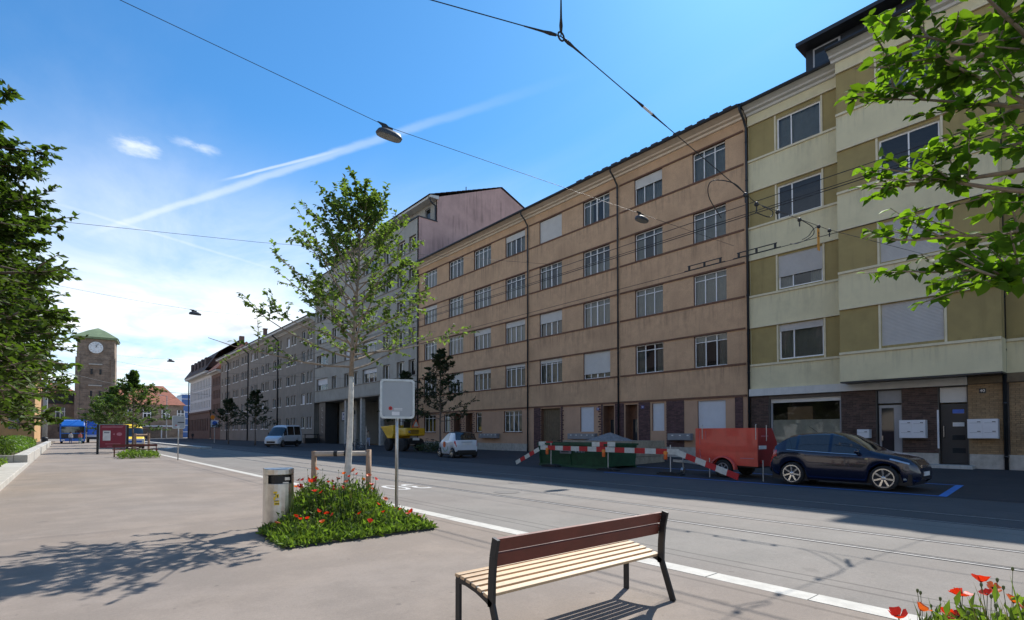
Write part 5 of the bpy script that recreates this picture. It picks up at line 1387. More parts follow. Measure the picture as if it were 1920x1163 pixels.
# ------------------------------------------------------------------ road works
sk = thing('skip_container', 'dark green low skip container behind the striped barrier', 'skip', (0, 0, 0))
SX0, SX1, SY0, SY1 = 17.25, 19.35, 14.5, 18.6
q = MB(); t_ = 0.05
q.prism([(SX0 + 0.12, 0.10), (SX1 - 0.12, 0.10), (SX1, 0.98), (SX0, 0.98)], SY0, SY0 + t_, 'y'); q.prism([(SX0 + 0.12, 0.10), (SX1 - 0.12, 0.10), (SX1, 0.98), (SX0, 0.98)], SY1 - t_, SY1, 'y')
q.prism([(SX0 + .12, .10), (SX0 + .17, .10), (SX0 + .05, .98), (SX0, .98)], SY0 + t_, SY1 - t_, 'y'); q.prism([(SX1 - .17, .10), (SX1 - .12, .10), (SX1, .98), (SX1 - .05, .98)], SY0 + t_, SY1 - t_, 'y')
q.box(SX0 + .17, SX1 - .17, SY0 + t_, SY1 - t_, 0.10, 0.16); q.build('body', 'skip_green', sk)
q = MB(); q.box(SX0 - 0.06, SX0 + 0.03, SY0 - 0.05, SY1 + 0.05, 0.985, 1.07); q.box(SX1 - 0.03, SX1 + 0.06, SY0 - 0.05, SY1 + 0.05, 0.985, 1.07); q.box(SX0 + .03, SX1 - .03, SY0 - .06, SY0 + .03, .985, 1.07); q.box(SX0 + .03, SX1 - .03, SY1 - .03, SY1 + .06, .985, 1.07); q.build('rim', 'skip_green', sk)
for y in (SY0 + 0.02, (SY0 + SY1) / 2, SY1 - 0.10):
    q = MB(); q.prism([(SX0 + 0.08, 0.04), (SX0 + 0.12, 0.04), (SX0 + 0.02, 0.97), (SX0 - 0.05, 0.97)], y, y + 0.08, 'y'); q.build('rib', 'skip_green', sk)
q = MB(); q.box(SX0 + 0.02, SX0 + 0.10, SY0, SY1, 0.0, 0.10); q.box(SX1 - .1, SX1 - .02, SY0, SY1, 0, 0.1); q.build('skid', 'skip_green', sk)
q = MB(); q.box(SX0 - 0.03, SX0 - 0.005, 16.45, 17.15, 0.60, 0.80); pl = q.build('name_plate', 'box_grey', sk)
q = MB(); q.box(SX0 - 0.04, SX0 - 0.031, 16.5, 17.1, 0.735, 0.755); q.box(SX0 - 0.04, SX0 - 0.031, 16.6, 17.05, 0.66, 0.70); q.build('plate_print', 'black', pl)
o = put('painted_number', text_mesh('061 461 05 77', 0.10, 'box_white'), sk, (SX0 - 0.0, 15.95, 0.70)); o.rotation_euler = (R(90), 0, R(-90))
gb = thing('gravel_bin', 'low timber bin heaped with grey gravel behind the green skip', 'bin', (0, 0, 0))
for a in ((20.4, 20.48, 15.6, 20.1), (23.0, 23.08, 15.6, 20.1), (20.49, 22.99, 15.6, 15.68), (20.49, 22.99, 20.02, 20.1)):
    for z in (0.02, 0.40, 0.78):
        q = MB(); q.box(*a, z, z + 0.36); q.build('board', 'board', gb)
q = MB(); n = 22; V = []
for i in range(n + 1):
    for j in range(n + 1):
        x, y = 20.49 + 2.5 * i / n, 15.69 + 4.32 * j / n
        r_ = math.hypot((x - 21.6) / 1.5, (y - 17.9) / 1.6); V.append((x, y, 1.0 + 0.55 * max(0, 1 - r_) + random.uniform(-0.03, 0.03)))
q.add(V, [(i * (n + 1) + j, (i + 1) * (n + 1) + j, (i + 1) * (n + 1) + j + 1, i * (n + 1) + j + 1) for i in range(n) for j in range(n)]); stuff(q.build('gravel', 'gravel', gb))

# striped barrier: planks of alternating fields, posts on rubber feet, amber lamps
def plank(parent_name, label, p, q_, n, hgt=0.20, first=0):
    t = thing(parent_name, label, 'barrier'); p, q_ = Vector(p), Vector(q_)
    for i in range(n):
        a, c = p.lerp(q_, i / n), p.lerp(q_, (i + 1) / n)
        q = MB(); q.beam(a, c, 0.028, hgt); q.build('field', ('white_stripe', 'red_stripe')[(i + first) % 2], t)
    return t
plank('barrier_plank', 'long level red and white barrier plank in front of the green skip', (16.78, 17.95, 0.86), (16.78, 10.75, 0.84), 15)
plank('barrier_plank', 'red and white plank slanting down from the skip to the road', (16.72, 18.0, 0.78), (16.62, 19.5, 0.10), 5, 0.18)
plank('barrier_plank', 'red and white plank slanting down in front of the red trailer', (16.72, 10.8, 0.83), (16.35, 8.35, 0.12), 6)
plank('barrier_plank', 'short upper red and white plank end left of the skip', (16.90, 18.2, 1.03), (17.6, 18.0, 1.03), 2, 0.19)
plank('barrier_plank', 'short upper red and white plank end at the middle barrier post', (16.90, 14.95, 1.05), (17.5, 14.2, 1.05), 3, 0.19)
for y, lab in ((17.35, 'barrier post with rubber foot and amber lamp at the left end of the skip'), (14.05, 'barrier post with rubber foot and amber lamp at the skip corner'), (11.15, 'barrier post with rubber foot and amber lamp before the red trailer')):
    t = thing('barrier_post', lab, 'barrier post', (16.86, y, 0))
    q = MB(); q.tube([(0, 0, 0.0), (0, 0, 1.08)], 0.022, 8); q.build('post', 'galv', t)
    q = MB(); q.prism([(-0.42, 0), (0.42, 0), (0.34, 0.10), (0.1, 0.11), (-0.1, 0.11), (-0.34, 0.10)], -0.20, 0.20, 'x'); q.box(-0.14, 0.14, -0.5, 0.5, 0.0, 0.06); q.build('rubber_foot', 'rubber', t)
    lp = MB(); lp.lathe([(0.045, -0.11), (0.065, -0.09), (0.07, 0.05), (0.055, 0.07)], 12, (-0.13, 0.12, 0.66)); lp = lp.build('warning_lamp', 'orange', t)
    q = MB(); q.lathe([(0.075, -0.03), (0.075, 0.03), (0.05, 0.05), (0.05, -0.05)][:2] + [(0.04, 0.045)], 14, (-0.13, 0.12, 0.79), 'x'); q.build('lamp_lens', 'amber', lp)
for x, y, lab in ((17.0, 9.7, 'thin steel pin standing beside the trailer drawbar'), (16.75, 7.75, 'thin steel pin standing between the trailer and the navy car')):
    q = MB(); q.tube([(0, 0, -.02), (0, 0, 0.66)], 0.018, 8); tag(q.build('steel_pin', 'galv', loc=(x, y, 0)), lab, 'steel pin')

# parking sign far on the pavement
ps = thing('parking_sign', 'square blue and white sign on a grey post far down the shaded pavement', 'sign', (18.4, 96, 0))
q = MB(); q.tube([(0, 0, -.05), (0, 0, 4.1)], 0.06, 8); q.build('pole', 'galv', ps)
q = MB(); q.box(-0.55, 0.55, -0.1, -0.05, 2.5, 3.6); pp = q.build('panel', 'box_white', ps); q = MB(); q.prism([(0.36 * math.cos(k * .5236), 3.15 + 0.36 * math.sin(k * .5236)) for k in range(12)], -0.12, -0.101, 'y'); q.build('blue_disc', 'sign_blue', pp)
q = MB(); q.lathe([(0.32, -0.1), (0.32, -0.06), (0.05, -0.05)], 16, (-0.3, 0, 4.1), 'y'); q.build('orange_disc', 'amber', ps)

# ------------------------------------------------------------------ vehicles
def lerp_tab(tab, t):
    for (a, va), (b_, vb) in zip(tab, tab[1:]):
        if t <= b_: return va + (vb - va) * ((t - a) / (b_ - a) if b_ > a else 0)
    return tab[-1][1]
def smooth_tab(tab, t, L, k=0.012):
    return sum(lerp_tab(tab, min(max(t + d, tab[0][0]), tab[-1][0])) for d in (-k, 0, k)) / 3

def wheel(parent, x, y, r_, wd, side, spokes=10, rimm='rim', rimr=0.70, twist=0.25):
    """tyre (part) with its rim (sub-part); side -1 left, +1 right"""
    def tyre():
        q = MB(); q.lathe([(r_ * rimr, -wd / 2 + .01), (r_ * 0.88, -wd / 2), (r_ * 0.97, -wd / 2 + 0.02), (r_, -wd / 4), (r_, wd / 4), (r_ * 0.97, wd / 2 - 0.02), (r_ * 0.88, wd / 2), (r_ * rimr, wd / 2 - .01)], 28, axis='x')
        return q.mesh('wheel', 'rubber', True)
    def rim():
        q = MB(); R_ = r_ * rimr
        q.lathe([(R_ * 1.02, wd / 2 - .012), (R_ * 1.02, wd / 2 + .004), (R_ * 0.90, wd / 2 + .004), (R_ * 0.88, wd / 2 - 0.05), (R_ * 0.86, -wd / 2 + .02)], 28, axis='x')
        q.lathe([(R_ * 0.87, wd / 2 - 0.075), (R_ * 0.87, wd / 2 - 0.07), (0.01, wd / 2 - 0.07)], 28, axis='x', mi=1)
        q.lathe([(R_ * 0.20, wd / 2 - 0.06), (R_ * 0.20, wd / 2 - 0.005), (R_ * 0.12, wd / 2 + 0.004)], 14, axis='x')
        for k in range(spokes):
            a = 2 * math.pi * k / spokes; b_ = a + twist * (1 if k % 2 else -0.4)
            q.beam((wd / 2 - 0.02, R_ * 0.15 * math.cos(a), R_ * 0.15 * math.sin(a)), (wd / 2 - 0.006, R_ * 0.92 * math.cos(b_), R_ * 0.92 * math.sin(b_)), R_ * 0.10 if spokes > 6 else R_ * 0.22, 0.02, up=(1, 0, 0))
        return q.mesh('rim', [rimm, 'black'])
    o = put('wheel', cached(('ty', r_, wd, rimr), tyre), parent, (x, y, r_))
    rm = put('rim', cached(('ri', r_, wd, rimr, spokes, rimm), rim), o)
    if side < 0: rm.rotation_euler = (0, 0, math.pi)
    return o

def car(name, label, loc, rz, sp, cat='car'):
    """lofted body; local +y is forward, stations measured from the nose backwards"""
    L, Wd = sp['L'], sp['W'] / 2
    t = thing(name, label, cat, loc, rz)
    S_ = sorted({round(v, 4) for v in [L * i / 56 for i in range(57)] + [c for w_ in sp['side'] for c in w_] + list(sp['ws']) + list(sp['rw']) + list(sp.get('extra', []))})
    fa, ra, rr_ = sp['fa'], sp['ra'], sp['arch']
    rows = []
    for s_ in S_:
        u = s_ / L
        w_ = Wd * smooth_tab(sp['w'], u, L); zt = smooth_tab(sp['top'], u, L); zb = min(lerp_tab(sp['belt'], u), zt - 0.004)
        zl = lerp_tab(sp['low'], u)
        for c in (fa, ra):
            d = abs(s_ - c)
            if d < rr_: zl = max(zl, sp['r'] + math.sqrt(rr_ * rr_ - d * d) * 1.0 - 0.0)
        zl = min(zl, zb - 0.08)
        gh = zt - zb; f = min(1.0, gh / sp['gh'])
        xb = w_ * 0.955; xr = xb - sp['tum'] * gh
        zm = zl + (zb - zl) * 0.45
        rows.append([(w_ * 0.93, zl), (w_ * 0.985, zl + min(.07, (zb - zl) * .25)), (w_, zm), (w_ * 0.992, zm + (zb - zm) * 0.55), (w_ * 0.985, zb - 0.025), (xb, zb + min(0.015, gh * .3)),
                     (xr, zb + gh * 0.86), (xr * 0.86, zb + gh * 0.965), (xr * 0.45, zb + gh * 0.995), (0, zt)])
    K = len(rows[0]); groups = {}
    def group(a, b_, k, side):
        m_ = (a + b_) / 2
        if k == 5:
            for i, (c, d) in enumerate(sp['side']):
                if c <= m_ <= d: return ('side_window', i, side)
        if k in (6, 7, 8):
            if sp['ws'][0] <= m_ <= sp['ws'][1]: return ('windshield', 0, 0)
            if sp['rw'][0] <= m_ <= sp['rw'][1]: return ('rear_window', 0, 0)
            if sp.get('roof') and sp['ws'][1] < m_ < sp['rw'][0]: return ('roof_panel', 0, 0)
        if 'head' in sp and sp['head'][0] <= m_ <= sp['head'][1] and k in sp['headk']: return ('headlight', 0, side)
        if 'tail' in sp and sp['tail'][0] <= m_ <= sp['tail'][1] and k in sp['tailk']: return ('tail_light', 0, side)
        if 'clad' in sp and k == 0: return ('sill_cladding', 0, 0)
        return ('body', 0, 0)
    V = []
    for s_, row in zip(S_, rows):
        y = L / 2 - s_
        V.append([[(x, y, z) for x, z in row], [(-x, y, z) for x, z in row]])
    for i in range(len(S_) - 1):
        for sd in (0, 1):
            for k in range(K - 1):
                gk = group(S_[i], S_[i + 1], k, sd); q = groups.setdefault(gk, MB())
                q.add([V[i][sd][k], V[i + 1][sd][k], V[i + 1][sd][k + 1], V[i][sd][k + 1]], [(0, 1, 2, 3)])
    bq = groups[('body', 0, 0)]
    for i in (0, len(S_) - 1):                     # close nose and tail
        ring = V[i][0] + V[i][1][::-1][1:]
        bq.add(ring, [tuple(range(len(ring)))])
    mats_ = {'body': sp['paint'], 'side_window': 'car_glass', 'windshield': 'car_glass', 'rear_window': 'car_glass', 'headlight': 'lamp_clear', 'tail_light': 'tail_red', 'sill_cladding': 'black', 'roof_panel': 'black'}
    for (nm, i, sd), q in groups.items():
        me = bpy.data.meshes.new(nm); me.from_pydata(q.v, [], q.f); me.materials.append(M[mats_[nm]])
        b = bmesh.new(); b.from_mesh(me); bmesh.ops.remove_doubles(b, verts=b.verts, dist=0.0004); bmesh.ops.recalc_face_normals(b, faces=b.faces)
        for f in b.faces: f.smooth = len(f.verts) < 6
        b.to_mesh(me); b.free(); put(nm, me, t)
    q = MB(); q.box(-Wd * 0.86, Wd * 0.86, -L / 2 + 0.12, L / 2 - 0.15, 0.16, sp.get('under', 0.5)); q.build('underbody', 'black', t)
    for y in (L / 2 - fa, L / 2 - ra):
        for sd in (-1, 1): wheel(t, sd * (Wd - sp['tw'] / 2 - 0.015), y, sp['r'], sp['tw'], sd, sp.get('spokes', 10), rimr=sp.get('rimr', 0.70))
    return t

kx = 3.75 / 3.98
navy = dict(L=3.75, W=1.70, fa=0.74, ra=3.03, arch=0.37, r=0.325, tw=0.21, tum=0.36, gh=0.50, paint='navy', under=0.45, spokes=14, rimr=0.76,
    top=[(0, 0.56), (0.012, 0.72), (0.05, 0.83), (0.12, 0.92), (0.22, 0.99), (0.27, 1.03), (0.35, 1.24), (0.45, 1.46), (0.51, 1.525), (0.60, 1.545), (0.74, 1.52), (0.84, 1.44), (0.93, 1.20), (0.97, 1.05), (0.985, 0.95), (1.0, 0.62)],
    belt=[(0, 0.52), (0.05, 0.72), (0.15, 0.83), (0.28, 0.91), (0.5, 0.94), (0.8, 0.99), (0.95, 0.99), (1.0, 0.6)],
    low=[(0, 0.30), (0.04, 0.20), (0.3, 0.18), (0.75, 0.19), (0.95, 0.26), (1, 0.36)],
    w=[(0, 0.62), (0.02, 0.74), (0.06, 0.87), (0.14, 0.96), (0.3, 1.0), (0.75, 1.0), (0.9, 0.95), (0.97, 0.87), (1.0, 0.74)],
    side=[(1.28, 1.98), (2.06, 2.86), (2.93, 3.22)], ws=(1.04, 1.86), rw=(3.16, 3.58), head=(0.18, 0.60), headk=(4,), tail=(3.48, 3.72), tailk=(3, 4))
nv = car('parked_car', 'dark navy hatchback with silver alloy wheels in the blue parking bay', (17.22, 5.595, 0.004), math.pi, navy)
q = MB()
for y0_, y1_ in ((-1.45, 0.65),):
    for sd in (-1, 1): q.tube([(sd * 0.822, 0.62, 0.925), (sd * 0.826, 0.0, 0.948), (sd * 0.824, -0.85, 0.992), (sd * 0.80, -1.30, 1.015)], 0.010, 6)
q.build('chrome_strip', 'chrome', nv)
for sd in (-1, 1):
    q = MB(); q.lathe([(0.02, -0.09), (0.075, -0.07), (0.09, 0.0), (0.07, 0.07), (0.02, 0.09)], 12, (0, 0, 0), 'x'); o = q.build('mirror', 'navy', nv, True, loc=(sd * 0.92, 0.56, 1.01)); o.scale = (0.9, 0.7, 0.85)
    q = MB(); q.box(-0.06, 0.06, -0.02, 0.02, -0.02, 0.02); q.build('mirror_arm', 'black', nv, loc=(sd * 0.84, 0.56, 0.965))
    for y in (0.10, -0.85):
        q = MB(); q.box(-0.012, 0.012, -0.085, 0.085, -0.014, 0.014); q.build('door_handle', 'navy', nv, loc=(sd * 0.852, y, 0.85))
q = MB(); q.tube([(0, -0.72, 1.51), (0, -0.98, 1.72)], [0.008, 0.004], 5); q.build('antenna', 'black', nv)
q = MB(); q.box(-0.26, 0.26, 1.855, 1.885, 0.40, 0.51); q.build('plate', 'plate', nv); q = MB(); q.box(-0.26, 0.26, -1.885, -1.855, 0.70, 0.81); q.build('plate', 'plate', nv)
q = MB(); q.box(-0.45, 0.45, 1.845, 1.882, 0.33, 0.39); q.build('grille', 'black', nv); q = MB(); q.box(-0.42, 0.42, 1.850, 1.874, 0.62, 0.635); q.box(-0.40, 0.40, 1.845, 1.870, 0.66, 0.675); q.build('grille_bar', 'chrome', nv)
for sd in (-1, 1):
    q = MB(); q.beam((sd * 0.54, 1.80, 0.31), (sd * 0.78, 1.55, 0.32), 0.03, 0.045); q.build('fog_lamp_strip', 'chrome', nv)
    q = MB(); q.box(-0.006, 0.006, -0.035, 0.035, -0.012, 0.012); q.build('side_badge', 'chrome', nv, loc=(sd * 0.852, 0.76, 0.82))

smart = dict(L=2.72, W=1.66, fa=0.42, ra=2.30, arch=0.33, r=0.295, tw=0.18, tum=0.30, gh=0.5, paint='car_white', under=0.45, spokes=6, rimr=0.70, roof=True,
    top=[(0, 0.62), (0.03, 0.78), (0.10, 0.92), (0.22, 1.02), (0.28, 1.10), (0.45, 1.47), (0.52, 1.56), (0.65, 1.60), (0.85, 1.58), (0.90, 1.52), (0.965, 1.10), (0.985, 1.02), (1.0, 0.72)],
    belt=[(0, 0.58), (0.1, 0.84), (0.25, 0.98), (0.5, 1.0), (0.8, 1.04), (0.97, 1.02), (1.0, 0.7)],
    low=[(0, 0.34), (0.05, 0.24), (0.3, 0.22), (0.7, 0.22), (0.93, 0.30), (1, 0.40)],
    w=[(0, 0.70), (0.03, 0.80), (0.1, 0.92), (0.25, 0.98), (0.6, 1.0), (0.9, 0.99), (0.96, 0.93), (1.0, 0.84)],
    side=[(0.86, 1.78)], ws=(0.66, 1.34), rw=(2.40, 2.64), tail=(2.56, 2.70), tailk=(3, 4), head=(0.12, 0.34), headk=(4,))
sm = car('small_car', 'small white two-seat car with an orange dot and dark roof parked in the shade', (18.95, 27.95, 0.02), R(-9), smart)
q = MB(); q.lathe([(0.19, -0.004), (0.19, 0.004), (0.01, 0.006)], 24, axis='x'); o = q.build('orange_dot', 'orange', sm, loc=(-0.838, 0.10, 0.80)); o.rotation_euler = (0, R(0), math.pi)
q = MB(); q.tube([(-0.838, -0.05 + 0.42 * math.cos(a), 0.80 + 0.42 * math.sin(a)) for a in [R(v) for v in range(195, 345, 15)]], [0.012 + 0.004 * (k % 2) for k in range(10)], 5); q.build('green_curve', 'leaf_green', sm)
q = MB(); q.box(-0.28, 0.28, -1.372, -1.355, 0.78, 0.90); q.build('plate', 'plate', sm); q = MB(); q.box(-0.62, 0.62, -1.38, -1.30, 0.28, 0.47); q.build('rear_bumper', 'black', sm)
q = MB(); q.box(-0.36, 0.36, -1.376, -1.35, 0.95, 0.97); q.build('boot_handle', 'anthracite', sm)
for sd in (-1, 1):
    q = MB(); q.lathe([(0.02, -0.06), (0.07, 0.0), (0.02, 0.06)], 10, axis='x'); q.build('mirror', 'black', sm, loc=(sd * 0.90, 0.52, 1.02))

van = dict(L=4.5, W=1.95, fa=0.85, ra=3.6, arch=0.40, r=0.35, tw=0.22, tum=0.10, gh=1.1, paint='car_white', under=0.6, spokes=6,
    top=[(0, 0.70), (0.02, 0.95), (0.10, 1.12), (0.16, 1.22), (0.30, 2.02), (0.36, 2.32), (0.42, 2.42), (0.95, 2.46), (1.0, 2.36)],
    belt=[(0, 0.66), (0.12, 1.05), (0.3, 1.28), (1.0, 1.30)], low=[(0, 0.36), (0.1, 0.28), (0.95, 0.30), (1, 0.4)],
    w=[(0, 0.78), (0.04, 0.92), (0.12, 0.98), (0.3, 1.0), (0.95, 1.0), (1.0, 0.97)],
    side=[(1.02, 1.62), (1.72, 2.95), (3.05, 4.25)], ws=(0.68, 1.50), rw=(4.5, 4.5), head=(0.05, 0.5), headk=(4,))
vn = car('delivery_van', 'white high-roof van with dark side windows parked in the shade', (19.0, 63.0, 0.02), R(130), van, 'van')
q = MB(); q.box(-0.5, 0.5, 2.24, 2.27, 0.42, 0.62); q.build('grille', 'black', vn); q = MB(); q.box(-0.26, 0.26, 2.272, 2.285, 0.64, 0.75); q.build('plate', 'plate', vn)
for sd in (-1, 1):
    q = MB(); q.box(-0.05, 0.05, -0.06, 0.06, -0.16, 0.16); q.build('mirror', 'black', vn, loc=(sd * 1.05, 1.1, 1.42))
q = MB(); q.box(-0.985, -0.965, -2.15, 1.2, 0.3, 0.62); q.box(0.965, 0.985, -2.15, 1.2, 0.3, 0.62); q.build('side_skirt', 'black', vn)

# yellow ambulance-like van seen from the front beyond the notice board
amb = dict(van); amb.update(L=4.9, W=2.0, paint='bright_yellow', rw=(4.9, 4.9))
am = car('yellow_van', 'bright yellow and white van facing down the plaza behind the notice board', (5.15, 66.0, 0), R(180), amb, 'van')
q = MB(); q.box(-0.9, 0.9, 2.1, 2.46, 0.45, 0.98); q.build('white_front', 'box_white', am, bevel=0.05); q = MB(); q.box(-0.95, 0.95, 2.3, 2.5, 0.30, 0.44); q.build('red_bumper', 'red_stripe', am)
q = MB(); q.box(-0.7, 0.7, 2.462, 2.475, 0.62, 0.80); q.build('grille', 'sign_blue', am)

# blue lorry
tk = thing('blue_lorry', 'bright blue box lorry facing the camera in front of the station', 'lorry', (0.95, 103, 0))
q = MB(); q.box(-1.45, 1.45, -1.2, 0.8, 0.75, 2.6); q.build('cab', 'truck_blue', tk, bevel=0.1)
q = MB(); q.prism([(-1.2, 2.62), (0.8, 2.62), (0.8, 3.55), (-0.5, 3.45)], -1.35, 1.35, 'x'); q.build('roof_spoiler', 'truck_blue', tk, bevel=0.06)
q = MB(); q.box(-1.3, 1.3, -1.26, -1.19, 1.6, 2.5); q.build('windshield', 'car_glass', tk); q = MB(); q.box(-1.3, 1.3, -1.25, -1.19, 0.8, 1.45); q.build('grille', 'anthracite', tk)
q = MB(); q.box(-1.45, 1.45, -1.35, -1.0, 0.35, 0.74); q.build('bumper', 'truck_blue', tk)
q = MB(); q.box(-1.5, 1.5, 0.95, 8.5, 1.0, 3.6); q.build('cargo_box', 'truck_blue', tk)
for y in (-0.2, 6.5):
    for sd in (-1, 1): wheel(tk, sd * 1.25, y, 0.5, 0.3, sd, 6, 'galv')
for sd in (-1, 1):
    q = MB(); q.box(-0.08, 0.08, -0.1, 0.1, -0.35, 0.35); q.build('mirror', 'black', tk, loc=(sd * 1.62, -1.15, 2.1))
    q = MB(); q.box(-0.2, 0.2, -0.02, 0.02, -0.08, 0.08); q.build('headlight', 'lamp_clear', tk, loc=(sd * 1.1, -1.37, 0.55))
tr = thing('blue_trailer', 'blue tarpaulin trailer with white stripes behind the lorry', 'trailer', (4.1, 112, 0))
q = MB(); q.box(-1.3, 1.3, -3, 4, 1.3, 3.5); q.build('tarpaulin', 'truck_blue', tr); q = MB(); q.box(-1.32, 1.32, -3.02, 4, 0.95, 1.29); q.build('side_board', 'box_white', tr); q = MB(); q.box(-1.3, 1.3, -2.98, 4, 0.55, 0.9); q.build('under_guard', 'anthracite', tr)
for y in (-1.5, 2.5):
    for sd in (-1, 1): wheel(tr, sd * 1.1, y, 0.45, 0.28, sd, 6, 'galv')

# red box trailer
rt = thing('box_trailer', 'red box trailer with chamfered rear corner and rounded wheel arch', 'trailer', (18.05, 9.3, 0))
def arch_poly(y0, y1, z0, z1, yc, ra):
    p = [(y0, z0)] + [(yc - ra * math.cos(a), z0 - 0.12 + ra * math.sin(a)) for a in [R(v) for v in range(20, 161, 14)]] + [(y1, z0), (y1, z1), (y0, z1)]
    return p
q = MB(); q.prism(arch_poly(-1.10, 1.12, 0.41, 1.68, 0.02, 0.40), -0.72, -0.66, 'x'); q.build('side_panel', 'trailer_red', rt)
q = MB(); q.prism([(-0.66, 0.41), (0.72, 0.41), (0.72, 1.20), (0.35, 1.68), (-0.66, 1.68)], -1.10, -1.04, 'y'); rp = q.build('rear_panel', 'trailer_dark', rt)
q = MB(); q.prism([(-0.66, 0.41), (0.72, 0.41), (0.72, 1.20), (0.35, 1.68), (-0.66, 1.68)], 1.06, 1.12, 'y'); q.build('front_panel', 'trailer_red', rt)
q = MB(); q.add([(-0.72, -1.1, 1.681), (0.35, -1.1, 1.681), (0.35, 1.12, 1.681), (-0.72, 1.12, 1.681), (0.72, -1.1, 1.2), (0.72, 1.12, 1.2), (0.72, -1.1, .41), (0.72, 1.12, .41)], [(0, 1, 2, 3), (1, 4, 5, 2), (4, 6, 7, 5)]); q.build('lid', 'trailer_red', rt)
q = MB(); q.box(-0.66, 0.70, -1.03, 1.05, 0.36, 0.46); q.build('floor', 'black', rt)
for k in (0.0,):
    pts = [(0.02 - 0.44 * math.cos(a), 0.29 + 0.44 * math.sin(a)) for a in [R(v) for v in range(0, 181, 12)]]
    q = MB(); V = [(-0.92, y, z) for y, z in pts] + [(-0.70, y, z) for y, z in pts] + [(-0.92, 0.02 + (y - 0.02) * 0.90, 0.29 + (z - 0.29) * 0.90) for y, z in pts]; n = len(pts)
    q.add(V, [(i, i + 1, n + i + 1, n + i) for i in range(n - 1)] + [(i, i + 1, 2 * n + i + 1, 2 * n + i) for i in range(n - 1)]); q.build('mudguard', 'trailer_red', rt, True)
for sd in (-1, 1): wheel(rt, sd * 0.79, 0.02, 0.31, 0.18, sd, 12, 'galv', 0.62)
q = MB(); q.beam((0.0, 1.1, 0.42), (0.0, 2.5, 0.45), 0.08, 0.09); q.beam((-0.55, 1.1, 0.42), (0, 2.1, 0.44), 0.06, 0.08); q.beam((0.55, 1.1, .42), (0, 2.1, .44), .06, .08); q.build('drawbar', 'galv', rt)
q = MB(); q.tube([(0.1, 2.15, 0.1), (0.1, 2.15, 0.75)], 0.03, 8); q.tube([(0.1, 2.10, 0.10), (0.1, 2.20, 0.10)], 0.10, 12); q.build('jockey_wheel', 'galv', rt)
for y in (-1.06, 0.85):
    q = MB(); q.tube([(-0.735, y, 1.30), (-0.735, y - 0.0, 1.78), (-0.70, y, 1.80)], 0.014, 6); q.build('lid_strut', 'galv', rt)
q = MB(); q.tube([(-0.1, -1.115, 1.25), (-0.1, -1.115, 1.78)], 0.014, 6); q.build('lid_strut', 'galv', rt)
q = MB(); q.box(-0.62, -0.10, -1.115, -1.101, 0.98, 1.10); q.build('plate', 'plate', rp)
q = MB(); q.box(-0.45, 0.05, -1.112, -1.101, 1.40, 1.425); q.build('lettering', 'wine_light', rp)
q = MB(); q.box(-0.728, -0.721, -0.98, -0.52, 0.66, 0.685); q.build('lettering', 'wine_light', rt)
for x in (-0.5, 0.5):
    q = MB(); q.lathe([(0.06, -0.02), (0.06, 0.0), (0.02, 0.01)], 12, axis='y'); q.build('tail_light', 'tail_red', rp, loc=(x, -1.12, 0.55))
for y, z0_, z1_ in ((0.95, 1.1, 1.6), (0.72, 1.3, 1.58), (0.90, 0.5, 0.95)):
    q = MB(); q.beam((-0.728, y, z0_), (-0.728, y + (0.06 if z1_ < 1 else 0), z1_), 0.008, 0.02, up=(1, 0, 0)); q.build('scratch_mark', 'wine_light', rt)

# yellow dumper
dp = thing('site_dumper', 'yellow site dumper with tipping skip and warning triangle', 'dumper', (21.8, 40.2, 0.05), R(2))
q = MB(); q.prism([(0.35, 1.05), (1.15, 1.05), (2.35, 2.05), (0.20, 2.15), (0.15, 1.4)], -0.85, 0.85, 'x'); q.build('tipping_skip', 'yellow', dp, bevel=0.03)
q = MB(); q.box(-0.9, 0.9, -2.0, -0.35, 1.25, 1.9); eg = q.build('engine_cover', 'yellow', dp, bevel=0.12)
for z in (1.45, 1.56, 1.67):
    q = MB(); q.box(-0.55, 0.25, -2.03, -1.99, z, z + 0.06); q.build('grille_bar', 'black', eg)
q = MB(); q.lathe([(0.10, -0.02), (0.10, 0.01), (0.04, 0.02)], 14, axis='y'); q.build('headlight', 'lamp_clear', eg, loc=(-0.62, -2.02, 1.58))
q = MB(); q.box(-0.6, 0.6, -1.9, 1.6, 0.6, 1.04); q.build('chassis', 'black', dp)
for y in (-1.3, 1.0):
    for sd in (-1, 1): wheel(dp, sd * 0.78, y, 0.52, 0.36, sd, 5, 'rubber', 0.5)
q = MB(); q.box(-0.3, 0.3, -0.55, -0.05, 1.75, 1.85); q.box(-0.3, 0.3, -0.62, -0.54, 1.86, 2.4); q.build('seat', 'black', dp)
q = MB(); q.tube([(-0.6, -0.5, 1.9), (-0.6, -0.5, 3.2), (0.6, -0.5, 3.2), (0.6, -0.5, 1.9)], 0.04, 8); q.build('roll_bar', 'anthracite', dp)
q = MB(); q.prism([(-0.38, 1.95), (0.38, 1.95), (0.0, 2.62)], -2.02, -1.99, 'y'); tri = q.build('warning_triangle', 'orange', dp); q = MB(); q.prism([(-0.25, 2.02), (0.25, 2.02), (0.0, 2.46)], -2.035, -2.021, 'y'); q.build('triangle_field', 'white_stripe', tri)
q = MB(); q.box(-0.3, 0.3, -2.04, -2.0, 0.9, 1.1); q.build('plate', 'plate', dp)
for x, y, h_, lab in ((21.0, 45.6, 2.1, 'pale timber stake before the dark passage, beside the dumper'), (20.3, 46.5, 3.2, 'tall pale stake beside the bicycle')):
    q = MB(); q.tube([(0, 0, -.05), (0, 0, h_)], 0.05, 8); tag(q.build('timber_stake', 'rail_wood', loc=(x, y, 0.05)), lab, 'stake')

